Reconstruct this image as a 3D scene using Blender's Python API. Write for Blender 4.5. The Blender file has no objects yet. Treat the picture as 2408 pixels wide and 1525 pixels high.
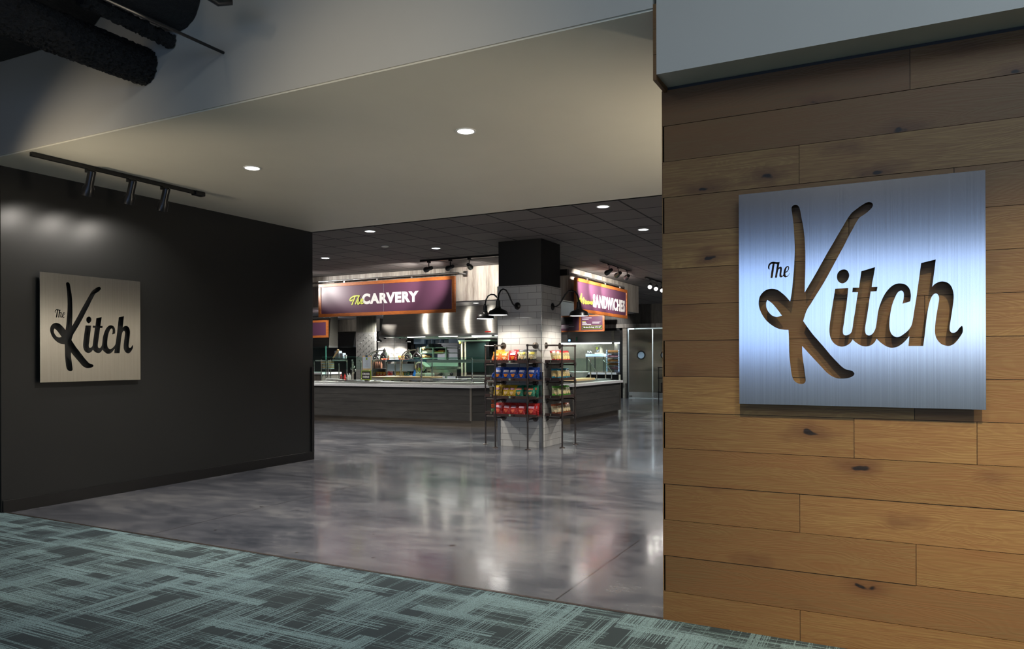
import bpy, math, random
from mathutils import Vector, Matrix, Euler
random.seed(7)
R = math.radians
# ------------------------------------------------------------------ camera
F, CX, CY, TH, EYE, RHO = 1744.0, 1204.0, 842.7, R(27.4), 1.4, .003
scn = bpy.context.scene
C = scn.collection
cam = bpy.data.cameras.new('camera'); co = bpy.data.objects.new('camera', cam); C.objects.link(co)
cam.sensor_width = 36; cam.lens = 36*F/2408; cam.shift_y = (CY-762.5)/2408; cam.clip_start = .05
co.location = (0, 0, EYE)
co.rotation_euler = (Matrix.Rotation(TH, 4, 'Z') @ Matrix.Rotation(R(90), 4, 'X') @ Matrix.Rotation(-RHO, 4, 'Z')).to_euler()
scn.camera = co
scn.view_settings.view_transform = 'Standard'; scn.view_settings.look = 'None'
scn.view_settings.exposure = 0.9; scn.view_settings.gamma = 1.0; scn.view_settings.use_curve_mapping = False
scn.cycles.use_denoising = True
scn.cycles.max_bounces = 7; scn.cycles.diffuse_bounces = 4; scn.cycles.glossy_bounces = 4
scn.cycles.transmission_bounces = 6; scn.cycles.transparent_max_bounces = 8
scn.cycles.sample_clamp_indirect = 6.0; scn.cycles.caustics_refractive = False; scn.cycles.caustics_reflective = False
# ------------------------------------------------------------------ sky beyond the foyer windows
w = bpy.data.worlds.new('sky'); scn.world = w; w.use_nodes = True
nt = w.node_tree; bg = nt.nodes['Background']
tc = nt.nodes.new('ShaderNodeTexCoord'); mp = nt.nodes.new('ShaderNodeMapping'); mp.inputs['Scale'].default_value = (1.2, 1.2, 6)
nz = nt.nodes.new('ShaderNodeTexNoise'); nz.inputs['Scale'].default_value = 1.6
cr = nt.nodes.new('ShaderNodeValToRGB'); cr.color_ramp.elements[0].position = .38; cr.color_ramp.elements[1].position = .66
cr.color_ramp.elements[0].color = (.27, .43, .82, 1); cr.color_ramp.elements[1].color = (.74, .82, .96, 1)
nt.links.new(tc.outputs['Generated'], mp.inputs[0]); nt.links.new(mp.outputs[0], nz.inputs[0])
nt.links.new(nz.outputs[0], cr.inputs[0]); nt.links.new(cr.outputs[0], bg.inputs[0]); bg.inputs[1].default_value = 1.75

def lamp(name, kind, loc, power, color=(1, 1, 1), size=.1, aim=None, spot=90, blend=.5, sy=None, parent=None, portal=False):
    l = bpy.data.lights.new(name, kind); l.energy = power; l.color = color
    if kind == 'AREA':
        l.size = size
        if sy: l.shape = 'RECTANGLE'; l.size_y = sy
        if portal: l.cycles.is_portal = True
    else:
        l.shadow_soft_size = size
    if kind == 'SPOT': l.spot_size = R(spot); l.spot_blend = blend
    o = bpy.data.objects.new(name, l); C.objects.link(o); o.location = loc
    if aim is not None:
        d = (Vector(aim)-Vector(loc)).normalized()
        o.rotation_euler = d.to_track_quat('-Z', 'Y').to_euler()
    if parent:
        o.parent = parent; o.location = Vector(loc)-org(parent)
    return o
def org(o):
    v = Vector((0, 0, 0))
    while o is not None: v += o.location; o = o.parent
    return v
WARM = (1, .80, .56); NEUT = (1, .93, .84); COOL = (.78, .90, 1)
# daylight entering through the foyer windows behind the camera
lamp('window_portal', 'AREA', (1.45, -5.9, 2.3), 1, size=12.1, sy=1.6, aim=(1.45, 0, 2.3), portal=True)
# added fill lights without fixtures: foyer, kitchens and halls
lamp('foyer_fill', 'AREA', (2.5, -1.5, 5.4), 170, (.72, .88, 1), size=5, sy=4, aim=(2.5, -1.5, 0))
for x, y in ((-10.9, 15.3), (-9.6, 15.2), (-8.3, 15.2), (-7.2, 16.5), (-12.2, 16.0)):
    lamp('kitchen_fill', 'SPOT', (x, y, 2.52), 210, (.93, 1, .93), .06, (x, y, 0), 150, .6)
for x, y in ((-20, 21), (-16.2, 21.5), (-13, 23), (-20, 27), (-15, 28)):
    lamp('far_hall_fill', 'SPOT', (x, y, 3.2), 200, (1, .96, .9), .06, (x, y, 0), 150, .6)
for x, y in ((-11.2, 21.5), (-9.4, 23.4), (-11.5, 26.6)):
    lamp('rear_kitchen_fill', 'SPOT', (x, y, 2.7), 90, (.82, .95, 1), .06, (x, y, 0), 150, .6)
for x, y in ((3.3, 9.6), (3.4, 11.4), (3.3, 13.4), (.4, 8.7), (-3.2, 14.5), (-3.2, 19.0), (.4, 16), (-14.5, 10.6), (-9.4, 8.6), (-11.8, 9.4), ):
    lamp('hall_fill', 'SPOT', (x, y, 3.22), 75 if x > 3 else 190, (1, .95, .9), .06, (x, y, 0), 150, .6)
lamp('door_room_glow', 'AREA', (-8, 26.2, 2.6), 30, (.75, .9, 1), size=2, sy=1, aim=(-8, 25.6, 1))

# ------------------------------------------------------------------ helpers
def at(px, py, Y):
    """point of the plane y=Y that stands at this place of the survey photograph"""
    u, v = px-CX, py-CY; c, s = math.cos(RHO), math.sin(RHO); u, v = u*c-v*s, u*s+v*c
    r = u/F; dx = -math.sin(TH)+r*math.cos(TH); dy = math.cos(TH)+r*math.sin(TH); t = Y/dy
    return (dx*t, EYE-v/F*t)
def S(r, g, b):
    f = lambda c: (c/255/12.92 if c/255 <= .04045 else ((c/255+.055)/1.055)**2.4)
    return (f(r), f(g), f(b), 1)
def mul(c, k): return (min(1, c[0]*k), min(1, c[1]*k), min(1, c[2]*k), 1)

class G:
    """tiny node helper"""
    def __init__(s, name):
        s.m = bpy.data.materials.new(name); s.m.use_nodes = True; s.t = s.m.node_tree
        s.b = s.t.nodes['Principled BSDF']; s.o = s.t.nodes['Material Output']
        s.tc = s.t.nodes.new('ShaderNodeTexCoord')
    def n(s, k, **kw):
        x = s.t.nodes.new(k)
        for a, v in kw.items(): setattr(x, a, v)
        return x
    def l(s, a, b): s.t.links.new(a, b)
    def map(s, sc, src=None, loc=(0, 0, 0)):
        m = s.n('ShaderNodeMapping'); m.inputs['Scale'].default_value = sc; m.inputs['Location'].default_value = loc
        s.l(src or s.tc.outputs['Object'], m.inputs[0]); return m.outputs[0]
    def noise(s, vec, scale=1, detail=4, rough=.55, dist=0):
        x = s.n('ShaderNodeTexNoise'); x.inputs['Scale'].default_value = scale; x.inputs['Detail'].default_value = detail
        x.inputs['Roughness'].default_value = rough; x.inputs['Distortion'].default_value = dist
        s.l(vec, x.inputs['Vector']); return x.outputs['Fac']
    def math(s, op, a, b=None, c=None):
        x = s.n('ShaderNodeMath', operation=op)
        for i, v in enumerate((a, b, c)):
            if v is None: continue
            if isinstance(v, (int, float)): x.inputs[i].default_value = v
            else: s.l(v, x.inputs[i])
        return x.outputs[0]
    def ramp(s, fac, stops, interp='LINEAR'):
        x = s.n('ShaderNodeValToRGB'); e = x.color_ramp.elements; x.color_ramp.interpolation = interp
        while len(e) < len(stops): e.new(.5)
        for i, (p, c) in enumerate(stops):
            e[i].position = p; e[i].color = c if not isinstance(c, (int, float)) else (c, c, c, 1)
        s.l(fac, x.inputs[0]); return x.outputs[0]
    def mix(s, f, a, b, mode='MIX'):
        x = s.n('ShaderNodeMix', data_type='RGBA', blend_type=mode)
        for i, v in ((0, f), (6, a), (7, b)):
            if isinstance(v, (int, float)): x.inputs[i].default_value = v
            elif isinstance(v, tuple): x.inputs[i].default_value = v
            else: s.l(v, x.inputs[i])
        return x.outputs[2]
    def bump(s, h, st=.2, dist=.01):
        x = s.n('ShaderNodeBump'); x.inputs['Strength'].default_value = st; x.inputs['Distance'].default_value = dist
        s.l(h, x.inputs['Height']); s.l(x.outputs[0], s.b.inputs['Normal'])
    def sep(s, v):
        x = s.n('ShaderNodeSeparateXYZ'); s.l(v, x.inputs[0]); return x.outputs
    def comb(s, x_, y_, z_):
        x = s.n('ShaderNodeCombineXYZ')
        for i, v in enumerate((x_, y_, z_)):
            if isinstance(v, (int, float)): x.inputs[i].default_value = v
            else: s.l(v, x.inputs[i])
        return x.outputs[0]
def pm(name, col, rough=.5, metal=0., var=.12, scale=6., bump=0., sc=(1, 1, 1), coat=0., spec=None):
    g = G(name); f = g.noise(g.map(sc), scale)
    g.l(g.ramp(f, [(.3, mul(col, 1-var)), (.7, mul(col, 1+var))]), g.b.inputs['Base Color'])
    g.b.inputs['Roughness'].default_value = rough; g.b.inputs['Metallic'].default_value = metal
    if coat: g.b.inputs['Coat Weight'].default_value = coat; g.b.inputs['Coat Roughness'].default_value = .12
    if spec is not None: g.b.inputs['Specular IOR Level'].default_value = spec
    if bump: g.bump(f, bump, .004)
    return g.m
def emit(name, col, st):
    g = G(name); g.b.inputs['Base Color'].default_value = (.8, .8, .8, 1)
    g.b.inputs['Emission Color'].default_value = col; g.b.inputs['Emission Strength'].default_value = st
    return g.m
def brushed(name, col, rough=.28, axis='Z', fine=160., an=.75):
    g = G(name); st = {'Z': (fine, fine, 1.5), 'X': (1.5, fine, fine)}[axis]
    f = g.noise(g.map(st), 1, 3)
    g.l(g.ramp(f, [(.25, mul(col, .86)), (.75, mul(col, 1.1))]), g.b.inputs['Base Color'])
    g.b.inputs['Metallic'].default_value = 1; g.b.inputs['Roughness'].default_value = rough
    g.b.inputs['Anisotropic'].default_value = an
    if axis == 'Z':      # brushed upright: reflections smear sideways
        ge = g.n('ShaderNodeNewGeometry'); cr_ = g.n('ShaderNodeVectorMath', operation='CROSS_PRODUCT'); g.l(ge.outputs['Normal'], cr_.inputs[0]); cr_.inputs[1].default_value = (0, 0, 1); t = cr_.outputs[0]
    else: t = g.comb(0, 0, 1)
    g.l(t, g.b.inputs['Tangent'])
    g.bump(f, .05, .0006)
    return g.m
def glass(name, tint=(.80, .95, .90, 1)):
    g = G(name); t = g.n('ShaderNodeBsdfTransparent'); t.inputs[0].default_value = tint
    gl = g.n('ShaderNodeBsdfGlossy'); gl.inputs['Roughness'].default_value = .03
    lw = g.n('ShaderNodeLayerWeight'); lw.inputs[0].default_value = .5
    sm = g.noise(g.map((1, 1, 1)), 3); f = g.math('ADD', g.math('MULTIPLY', sm, .035), g.math('MULTIPLY', g.math('POWER', lw.outputs['Facing'], 4.), .6))
    mx = g.n('ShaderNodeMixShader'); g.l(f, mx.inputs[0]); g.l(t.outputs[0], mx.inputs[1]); g.l(gl.outputs[0], mx.inputs[2])
    g.l(mx.outputs[0], g.o.inputs[0]); return g.m

class MB:
    def __init__(s): s.v = []; s.f = []; s.a = []
    def add(s, vs, fs, val=None):
        n = len(s.v); s.v += [tuple(v) for v in vs]; s.f += [tuple(i+n for i in f) for f in fs]
        s.a += [val if val is not None else 0.]*len(fs); return s
    def box(s, x0, x1, y0, y1, z0, z1, val=None, b=0.):
        x0, x1 = sorted((x0, x1)); y0, y1 = sorted((y0, y1)); z0, z1 = sorted((z0, z1))
        P = [(x, y, z) for x in (x0, x1) for y in (y0, y1) for z in (z0, z1)]
        return s.add(P, [(0, 1, 3, 2), (4, 6, 7, 5), (0, 4, 5, 1), (2, 3, 7, 6), (0, 2, 6, 4), (1, 5, 7, 3)], val)
    def obox(s, c, half, rot):
        M = Euler(rot).to_matrix(); P = [Vector(c)+M @ Vector((x*half[0], y*half[1], z*half[2])) for x in (-1, 1) for y in (-1, 1) for z in (-1, 1)]
        return s.add(P, [(0, 1, 3, 2), (4, 6, 7, 5), (0, 4, 5, 1), (2, 3, 7, 6), (0, 2, 6, 4), (1, 5, 7, 3)])
    def tube(s, pts, r, n=10, cap=True):
        pts = [Vector(p) for p in pts]; rs = r if isinstance(r, (list, tuple)) else [r]*len(pts)
        vs = []; fs = []; up = Vector((0, 0, 1))
        for i, p in enumerate(pts):
            d = (pts[min(i+1, len(pts)-1)]-pts[max(i-1, 0)]).normalized()
            a = d.cross(up)
            if a.length < .05: a = d.cross(Vector((1, 0, 0)))
            if i and a.dot(pa) < 0: a = -a
            a.normalize(); pa = a; b = d.cross(a)
            for k in range(n):
                t = 2*math.pi*k/n; vs.append(p+(a*math.cos(t)+b*math.sin(t))*rs[i])
        for i in range(len(pts)-1):
            for k in range(n): fs.append((i*n+k, i*n+(k+1) % n, (i+1)*n+(k+1) % n, (i+1)*n+k))
        if cap: fs.append(tuple(range(n))[::-1]); fs.append(tuple((len(pts)-1)*n+k for k in range(n)))
        return s.add(vs, fs)
    def lathe(s, c, prof, n=24, axis='Z'):
        vs = []; fs = []; c = Vector(c)
        for r, h in prof:
            for k in range(n):
                t = 2*math.pi*k/n; x, y = r*math.cos(t), r*math.sin(t)
                vs.append(c+Vector({'Z': (x, y, h), 'Y': (x, h, y), 'X': (h, x, y)}[axis]))
        for i in range(len(prof)-1):
            for k in range(n): fs.append((i*n+k, i*n+(k+1) % n, (i+1)*n+(k+1) % n, (i+1)*n+k))
        return s.add(vs, fs)
    def prism(s, poly, z0, z1, val=None):
        n = len(poly); vs = [(x, y, z0) for x, y in poly]+[(x, y, z1) for x, y in poly]
        fs = [tuple(range(n))[::-1], tuple(range(n, 2*n))]+[(i, (i+1) % n, n+(i+1) % n, n+i) for i in range(n)]
        return s.add(vs, fs, val)
    def prismY(s, poly, y0, y1):
        n = len(poly); vs = [(x, y0, z) for x, z in poly]+[(x, y1, z) for x, z in poly]
        fs = [tuple(range(n)), tuple(range(n, 2*n))[::-1]]+[(i, n+i, n+(i+1) % n, (i+1) % n) for i in range(n)]
        return s.add(vs, fs)
    def build(s, name, mat, parent=None, smooth=False, bevel=0.):
        m = bpy.data.meshes.new(name); o = bpy.data.objects.new(name, m)
        off = org(parent) if parent else Vector((0, 0, 0))
        m.from_pydata([Vector(v)-off for v in s.v], [], s.f); m.materials.append(mat)
        if any(s.a):
            at_ = m.attributes.new('rnd', 'FLOAT', 'FACE'); at_.data.foreach_set('value', s.a)
        m.validate(); m.update()
        if smooth:
            m.polygons.foreach_set('use_smooth', [True]*len(m.polygons))
            try: m.set_sharp_from_angle(angle=R(40))
            except Exception: pass
        C.objects.link(o)
        if parent: o.parent = parent
        if bevel:
            b = o.modifiers.new('b', 'BEVEL'); b.width = bevel; b.segments = 2; b.limit_method = 'ANGLE'
        return o
def tag(o, label, cat, group=None, kind=None):
    if label: o['label'] = label
    if cat: o['category'] = cat
    if group: o['group'] = group
    if kind: o['kind'] = kind
    return o
def thing(name, label, cat, loc=(0, 0, 0), group=None):
    o = bpy.data.objects.new(name, None); C.objects.link(o); o.location = loc; o.empty_display_size = .1
    return tag(o, label, cat, group)
def struct(o): o['kind'] = 'structure'; return o
def copy_tree(o, parent=None):
    c = o.copy(); C.objects.link(c)
    if parent: c.parent = parent
    for ch in list(o.children): copy_tree(ch, c)
    return c
def place(proto, first, loc, rot=(0, 0, 0), label=None, group=None, scale=None):
    c = proto if first else copy_tree(proto)
    c.location = loc; c.rotation_euler = rot
    if scale: c.scale = scale
    if label: c['label'] = label
    if group: c['group'] = group
    return c
ORD = ['leftmost', 'second from left', 'third from left', 'fourth from left', 'fifth from left', 'sixth from left', 'seventh from left', 'eighth from left']
def text_mesh(s, name, mat, x0, x1, z0, z1, Y, parent, face='-Y', bold=.02, shear=0., depth=.002, tilt=0.):
    cu = bpy.data.curves.new('t', 'FONT'); cu.body = s; cu.size = 1; cu.offset = bold; cu.extrude = 0; cu.shear = shear; cu.space_character = 1.0+bold*2.2; cu.resolution_u = 4
    to = bpy.data.objects.new('t', cu); C.objects.link(to); bpy.context.view_layer.update()
    m = bpy.data.meshes.new_from_object(to.evaluated_get(bpy.context.evaluated_depsgraph_get()))
    bpy.data.objects.remove(to)
    xs = [v.co.x for v in m.vertices]; ys = [v.co.y for v in m.vertices]
    ax, bx, ay, by = min(xs), max(xs), min(ys), max(ys)
    off = org(parent) if parent else Vector((0, 0, 0))
    for v in m.vertices:
        u = (v.co.x-ax)/(bx-ax); h = (v.co.y-ay)/(by-ay); a = x0+(x1-x0)*u; z = z0+(z1-z0)*h
        p = Vector((a, Y, z)) if face == '-Y' else Vector((Y, a, z))
        v.co = p-off
    m.name = name; m.materials.clear(); m.materials.append(mat); m.polygons.foreach_set('use_smooth', [False]*len(m.polygons))
    o = bpy.data.objects.new(name, m); C.objects.link(o); o.parent = parent
    so = o.modifiers.new('s', 'SOLIDIFY'); so.thickness = depth
    return o

# ------------------------------------------------------------------ materials
M = {}
M['paint'] = pm('beige_paint', S(188, 178, 156), .55, var=.02, scale=2)
M['soffit'] = pm('soffit_beige_paint', S(218, 213, 195), .5, var=.02, scale=2)
M['white_paint'] = pm('pale_grey_paint', S(186, 182, 172), .5, var=.02, scale=2)
M['black_wall'] = pm('black_satin_wall_paint', S(26, 27, 27), .36, var=.05, scale=1.5)
M['dark'] = pm('dark_grey_paint', S(40, 39, 38), .6)
M['black'] = pm('black_enamel', S(20, 20, 21), .28, scale=20)
M['black_rub'] = pm('black_rubber', S(18, 18, 18), .6)
M['steel'] = brushed('brushed_steel', (.62, .62, .60, 1), .27, 'Z')
M['steelx'] = brushed('brushed_steel_horizontal', (.55, .55, .53, 1), .3, 'X', 120)
M['sign_steel'] = brushed('sign_brushed_steel', (.72, .72, .72, 1), .2, 'Z', 260, .7)
M['chrome'] = pm('chrome', (.82, .82, .82, 1), .06, 1, var=.02)
M['pipe'] = pm('iron_pipe', S(92, 84, 80), .36, .9, var=.2, scale=40)
M['pipe_end'] = pm('bare_pipe_fitting', S(150, 140, 130), .3, 1, var=.15, scale=50)
M['shelfwood'] = pm('dark_stained_shelf', S(62, 46, 42), .45, sc=(1, 6, 10), scale=8, var=.3)
M['white'] = pm('white_enamel', S(232, 232, 228), .3, var=.03)
M['cream'] = pm('cream_plastic', S(222, 214, 190), .4, var=.06)
M['toe'] = pm('dull_kick_steel', S(150, 140, 128), .38, 1, sc=(.5, 1, 8), var=.15)
M['hood'] = brushed('hood_stainless', (.50, .47, .42, 1), .33, 'X', 60, 1.)
M['quartz'] = pm('pale_grey_quartz', S(205, 205, 206), .22, var=.08, scale=60)
M['lens'] = emit('lamp_lens', (1, .95, .88, 1), 7)
M['lens_w'] = emit('white_lamp_lens', (1, .97, .92, 1), 5)
M['lens_c'] = emit('cool_lamp_lens', (.85, .93, 1, 1), 4)
M['glass'] = glass('sneeze_guard_glass', (.84, .95, .92, 1))
M['glass_edge'] = pm('green_glass_edge', S(70, 130, 115), .15, var=.1)
M['pane'] = glass('window_glass', (.93, .97, 1, 1))
M['plum'] = pm('plum_sign_panel', S(92, 58, 80), .34, var=.03, scale=2)
M['lime'] = pm('lime_lettering', S(205, 214, 80), .4, var=.03)
M['letter'] = pm('white_lettering', S(238, 238, 236), .4, var=.02)
M['orangewood'] = pm('orange_stained_wood', S(176, 100, 48), .35, sc=(3, 3, 30), scale=3, var=.3)
M['maple'] = pm('maple_board', S(222, 190, 138), .4, sc=(4, 20, 20), scale=2, var=.12)
M['green'] = pm('mint_painted_steel', S(168, 196, 172), .35, .3, var=.06)
M['bluecab'] = pm('blue_white_cabinet', S(188, 214, 236), .3, var=.04)
M['slate'] = pm('slate_blue_panel', S(72, 96, 112), .35, var=.1)
M['oven'] = pm('dark_green_glass', S(34, 48, 46), .12, var=.2, scale=2)
M['grey'] = pm('grey_appliance', S(150, 148, 156), .35, .5, var=.06)
M['bread'] = pm('baked_bread', S(196, 142, 78), .6, var=.3, scale=30)
M['clear'] = glass('clear_plastic', (.86, .88, .86, 1))
M['tray'] = pm('black_tray', S(26, 26, 27), .4)
M['red'] = pm('red_plastic', S(205, 40, 34), .35)
M['limepaint'] = pm('lime_frame', S(150, 178, 40), .4)
M['paper'] = pm('white_paper', S(200, 212, 226), .6, var=.02)
M['duct'] = None

def m_planks():
    g = G('oak_planks'); a = g.n('ShaderNodeAttribute', attribute_name='rnd'); r = a.outputs['Fac']
    p = g.sep(g.tc.outputs['Object']); off = g.math('MULTIPLY', r, 71.3)
    v = g.comb(g.math('ADD', p[0], off), g.math('MULTIPLY', r, 13.), g.math('ADD', p[2], off))
    n1 = g.noise(g.map((.9, 1, 6.0), v), 1.5, 2, .5, .5)
    rings = g.math('SINE', g.math('MULTIPLY', g.math('ADD', n1, g.math('MULTIPLY', g.noise(g.map((3, 1, 40), v), 1, 3), .03)), 150.))
    n2 = g.noise(g.map((5, 1, 170), v), 1, 4, .6)
    n3 = g.noise(g.map((1.2, 1, 5), v), 1, 4, .6)
    base = g.ramp(r, [(0, S(94, 71, 43)), (.35, S(130, 102, 61)), (.6, S(110, 84, 49)), (.8, S(146, 116, 69)), (1, S(101, 76, 45))])
    c = g.mix(g.ramp(rings, [(.0, .24), (.4, .0)]), base, S(98, 66, 38))
    c = g.mix(g.ramp(n2, [(.36, .75), (.58, 0.)]), c, S(104, 70, 40))
    c = g.mix(g.ramp(n3, [(.3, .45), (.62, 0.)]), c, S(112, 76, 44))
    vo = g.n('ShaderNodeTexVoronoi'); vo.inputs['Scale'].default_value = 1
    wv = g.n('ShaderNodeVectorMath', operation='ADD'); g.l(g.map((1.7, 1, 4.6), v), wv.inputs[0])
    sc_ = g.n('ShaderNodeVectorMath', operation='SCALE'); sc_.inputs['Scale'].default_value = .35
    nn = g.n('ShaderNodeTexNoise'); nn.inputs['Scale'].default_value = 9; g.l(v, nn.inputs[0]); g.l(nn.outputs['Color'], sc_.inputs[0]); g.l(sc_.outputs[0], wv.inputs[1])
    g.l(wv.outputs[0], vo.inputs['Vector'])
    c = g.mix(g.ramp(vo.outputs['Distance'], [(.06, .75), (.26, 0.)]), c, S(84, 54, 32))
    c = g.mix(g.ramp(vo.outputs['Distance'], [(.045, 1.), (.065, 0.)]), c, S(28, 20, 16))
    g.l(c, g.b.inputs['Base Color']); g.b.inputs['Roughness'].default_value = .5; g.b.inputs['Specular IOR Level'].default_value = .35
    g.bump(g.math('ADD', n2, g.math('MULTIPLY', rings, .25)), .18, .003)
    return g.m
M['oak'] = m_planks()
def m_greywood(name, dark, light, vert=True, rough=.5):
    g = G(name); st = (9, 9, .7) if vert else (.6, .6, 9)
    f = g.noise(g.map(st), 1.4, 6, .65); f2 = g.noise(g.map(tuple(k*7 for k in st)), 1, 3, .6)
    p = g.sep(g.tc.outputs['Object'])
    g.l(g.ramp(g.math('ADD', g.math('MULTIPLY', f, .7), g.math('MULTIPLY', f2, .3)), [(.34, dark), (.62, light)]), g.b.inputs['Base Color'])
    g.b.inputs['Roughness'].default_value = rough; g.bump(f2, .15, .003); return g.m
M['greywood'] = m_greywood('weathered_grey_wood_vertical', S(112, 104, 96), S(178, 172, 162))
M['darkwood'] = m_greywood('charcoal_wood_vertical', S(60, 56, 52), S(104, 98, 90))
M['counterwood'] = m_greywood('charcoal_counter_planks', S(16, 16, 15), S(54, 52, 49), False, .7)
def m_tile(name, base, grout, w=.3048, h=.1016, ax=0, z0=0., rough=.12):
    g = G(name); p = g.sep(g.tc.outputs['Object'])
    h_ = p[0] if ax == 0 else p[1]
    row = g.math('FLOOR', g.math('DIVIDE', g.math('SUBTRACT', p[2], z0), h))
    xx = g.math('ADD', g.math('DIVIDE', h_, w), g.math('MULTIPLY', g.math('MODULO', g.math('ABSOLUTE', row), 2.), .5))
    fx = g.math('FRACT', g.math('ADD', xx, 100.)); fz = g.math('FRACT', g.math('ADD', g.math('DIVIDE', g.math('SUBTRACT', p[2], z0), h), 100.))
    ex = g.math('MINIMUM', fx, g.math('SUBTRACT', 1., fx)); ez = g.math('MINIMUM', fz, g.math('SUBTRACT', 1., fz))
    line = g.math('MAXIMUM', g.math('LESS_THAN', ex, .0025/w), g.math('LESS_THAN', ez, .0025/h))
    wn = g.n('ShaderNodeTexWhiteNoise', noise_dimensions='2D'); g.l(g.comb(g.math('FLOOR', g.math('ADD', xx, 100.)), row, 0), wn.inputs[0])
    c = g.ramp(wn.outputs[0], [(0, mul(base, .93)), (1, mul(base, 1.04))])
    g.l(g.mix(line, c, grout), g.b.inputs['Base Color']); g.l(g.math('ADD', rough, g.math('MULTIPLY', line, .5)), g.b.inputs['Roughness'])
    g.bump(g.math('SUBTRACT', 1., line), .3, .001); return g.m
M['tileX'] = m_tile('white_subway_tile', S(216, 214, 208), S(120, 116, 110), ax=0)
M['tileY'] = m_tile('white_subway_tile_side', S(216, 214, 208), S(120, 116, 110), ax=1)
M['tileG'] = m_tile('grey_subway_tile', S(112, 106, 104), S(70, 66, 64), ax=0, w=.3, h=.075, rough=.2)
def m_ceiling():
    g = G('charcoal_ceiling_tile'); p = g.sep(g.tc.outputs['Object'])
    L = .61; a = g.math('FRACT', g.math('ADD', g.math('DIVIDE', g.math('ADD', p[0], 5.36), .6065), 100.)); b = g.math('FRACT', g.math('ADD', g.math('DIVIDE', g.math('SUBTRACT', p[1], 8.42), .613), 100.))
    ea = g.math('MINIMUM', a, g.math('SUBTRACT', 1., a)); eb = g.math('MINIMUM', b, g.math('SUBTRACT', 1., b))
    line = g.math('LESS_THAN', g.math('MINIMUM', ea, eb), .022)
    wn = g.n('ShaderNodeTexWhiteNoise', noise_dimensions='2D')
    g.l(g.comb(g.math('FLOOR', g.math('DIVIDE', g.math('ADD', p[0], 5.36), .6065)), g.math('FLOOR', g.math('DIVIDE', g.math('SUBTRACT', p[1], 8.42), .613)), 0), wn.inputs[0])
    c = g.ramp(wn.outputs[0], [(0, S(96, 91, 89)), (1, S(112, 107, 104))])
    g.l(g.mix(line, c, S(14, 13, 13)), g.b.inputs['Base Color']); g.b.inputs['Roughness'].default_value = .85
    g.bump(g.noise(g.map((1, 1, 1)), 180, 2), .1, .002); return g.m
M['ctile'] = m_ceiling()
def m_concrete():
    g = G('polished_concrete'); n1 = g.noise(g.map((1, 1.6, 1)), .8, 6, .68, .4); n2 = g.noise(g.map((1, 2.4, 1)), 3.5, 6, .72); n3 = g.noise(g.map((1, 1, 1)), 70, 3)
    f = g.math('ADD', g.math('MULTIPLY', n1, .6), g.math('ADD', g.math('MULTIPLY', n2, .28), g.math('MULTIPLY', n3, .12)))
    c = g.ramp(f, [(.37, S(54, 58, 66)), (.5, S(84, 86, 93)), (.64, S(118, 118, 120))])
    p = g.sep(g.tc.outputs['Object'])
    gx = g.math('DIVIDE', g.math('ADD', p[0], 1.76), 3.56); gy = g.math('DIVIDE', g.math('SUBTRACT', p[1], 10.0), 3.3)
    ln = None
    for q, L in ((gx, 3.56), (gy, 3.3)):
        fr = g.math('ABSOLUTE', g.math('SUBTRACT', q, g.math('ROUND', q))); e = g.math('LESS_THAN', fr, .0055/L)
        ln = e if ln is None else g.math('MAXIMUM', ln, e)
    wn = g.n('ShaderNodeTexWhiteNoise', noise_dimensions='2D'); g.l(g.comb(g.math('FLOOR', gx), g.math('FLOOR', gy), 0), wn.inputs[0])
    c = g.mix(.35, c, g.mix(1., c, g.ramp(wn.outputs[0], [(0, .6), (1, 1.)]), 'MULTIPLY'))
    pit = g.noise(g.map((1, 1, 1)), 9, 2, .4); c = g.mix(g.ramp(pit, [(.25, 1.), (.27, 0.)]), c, S(30, 28, 28))
    g.l(g.mix(g.math('MULTIPLY', ln, .85), c, S(34, 33, 33)), g.b.inputs['Base Color'])
    g.l(g.ramp(g.math('ADD', g.math('MULTIPLY', n1, .5), g.math('MULTIPLY', n2, .5)), [(.38, .13), (.62, .27)]), g.b.inputs['Roughness']); g.b.inputs['Specular IOR Level'].default_value = .75
    g.b.inputs['Coat Weight'].default_value = .35; g.b.inputs['Coat Roughness'].default_value = .1
    g.bump(n2, .04, .004); return g.m
M['concrete'] = m_concrete()
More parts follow.
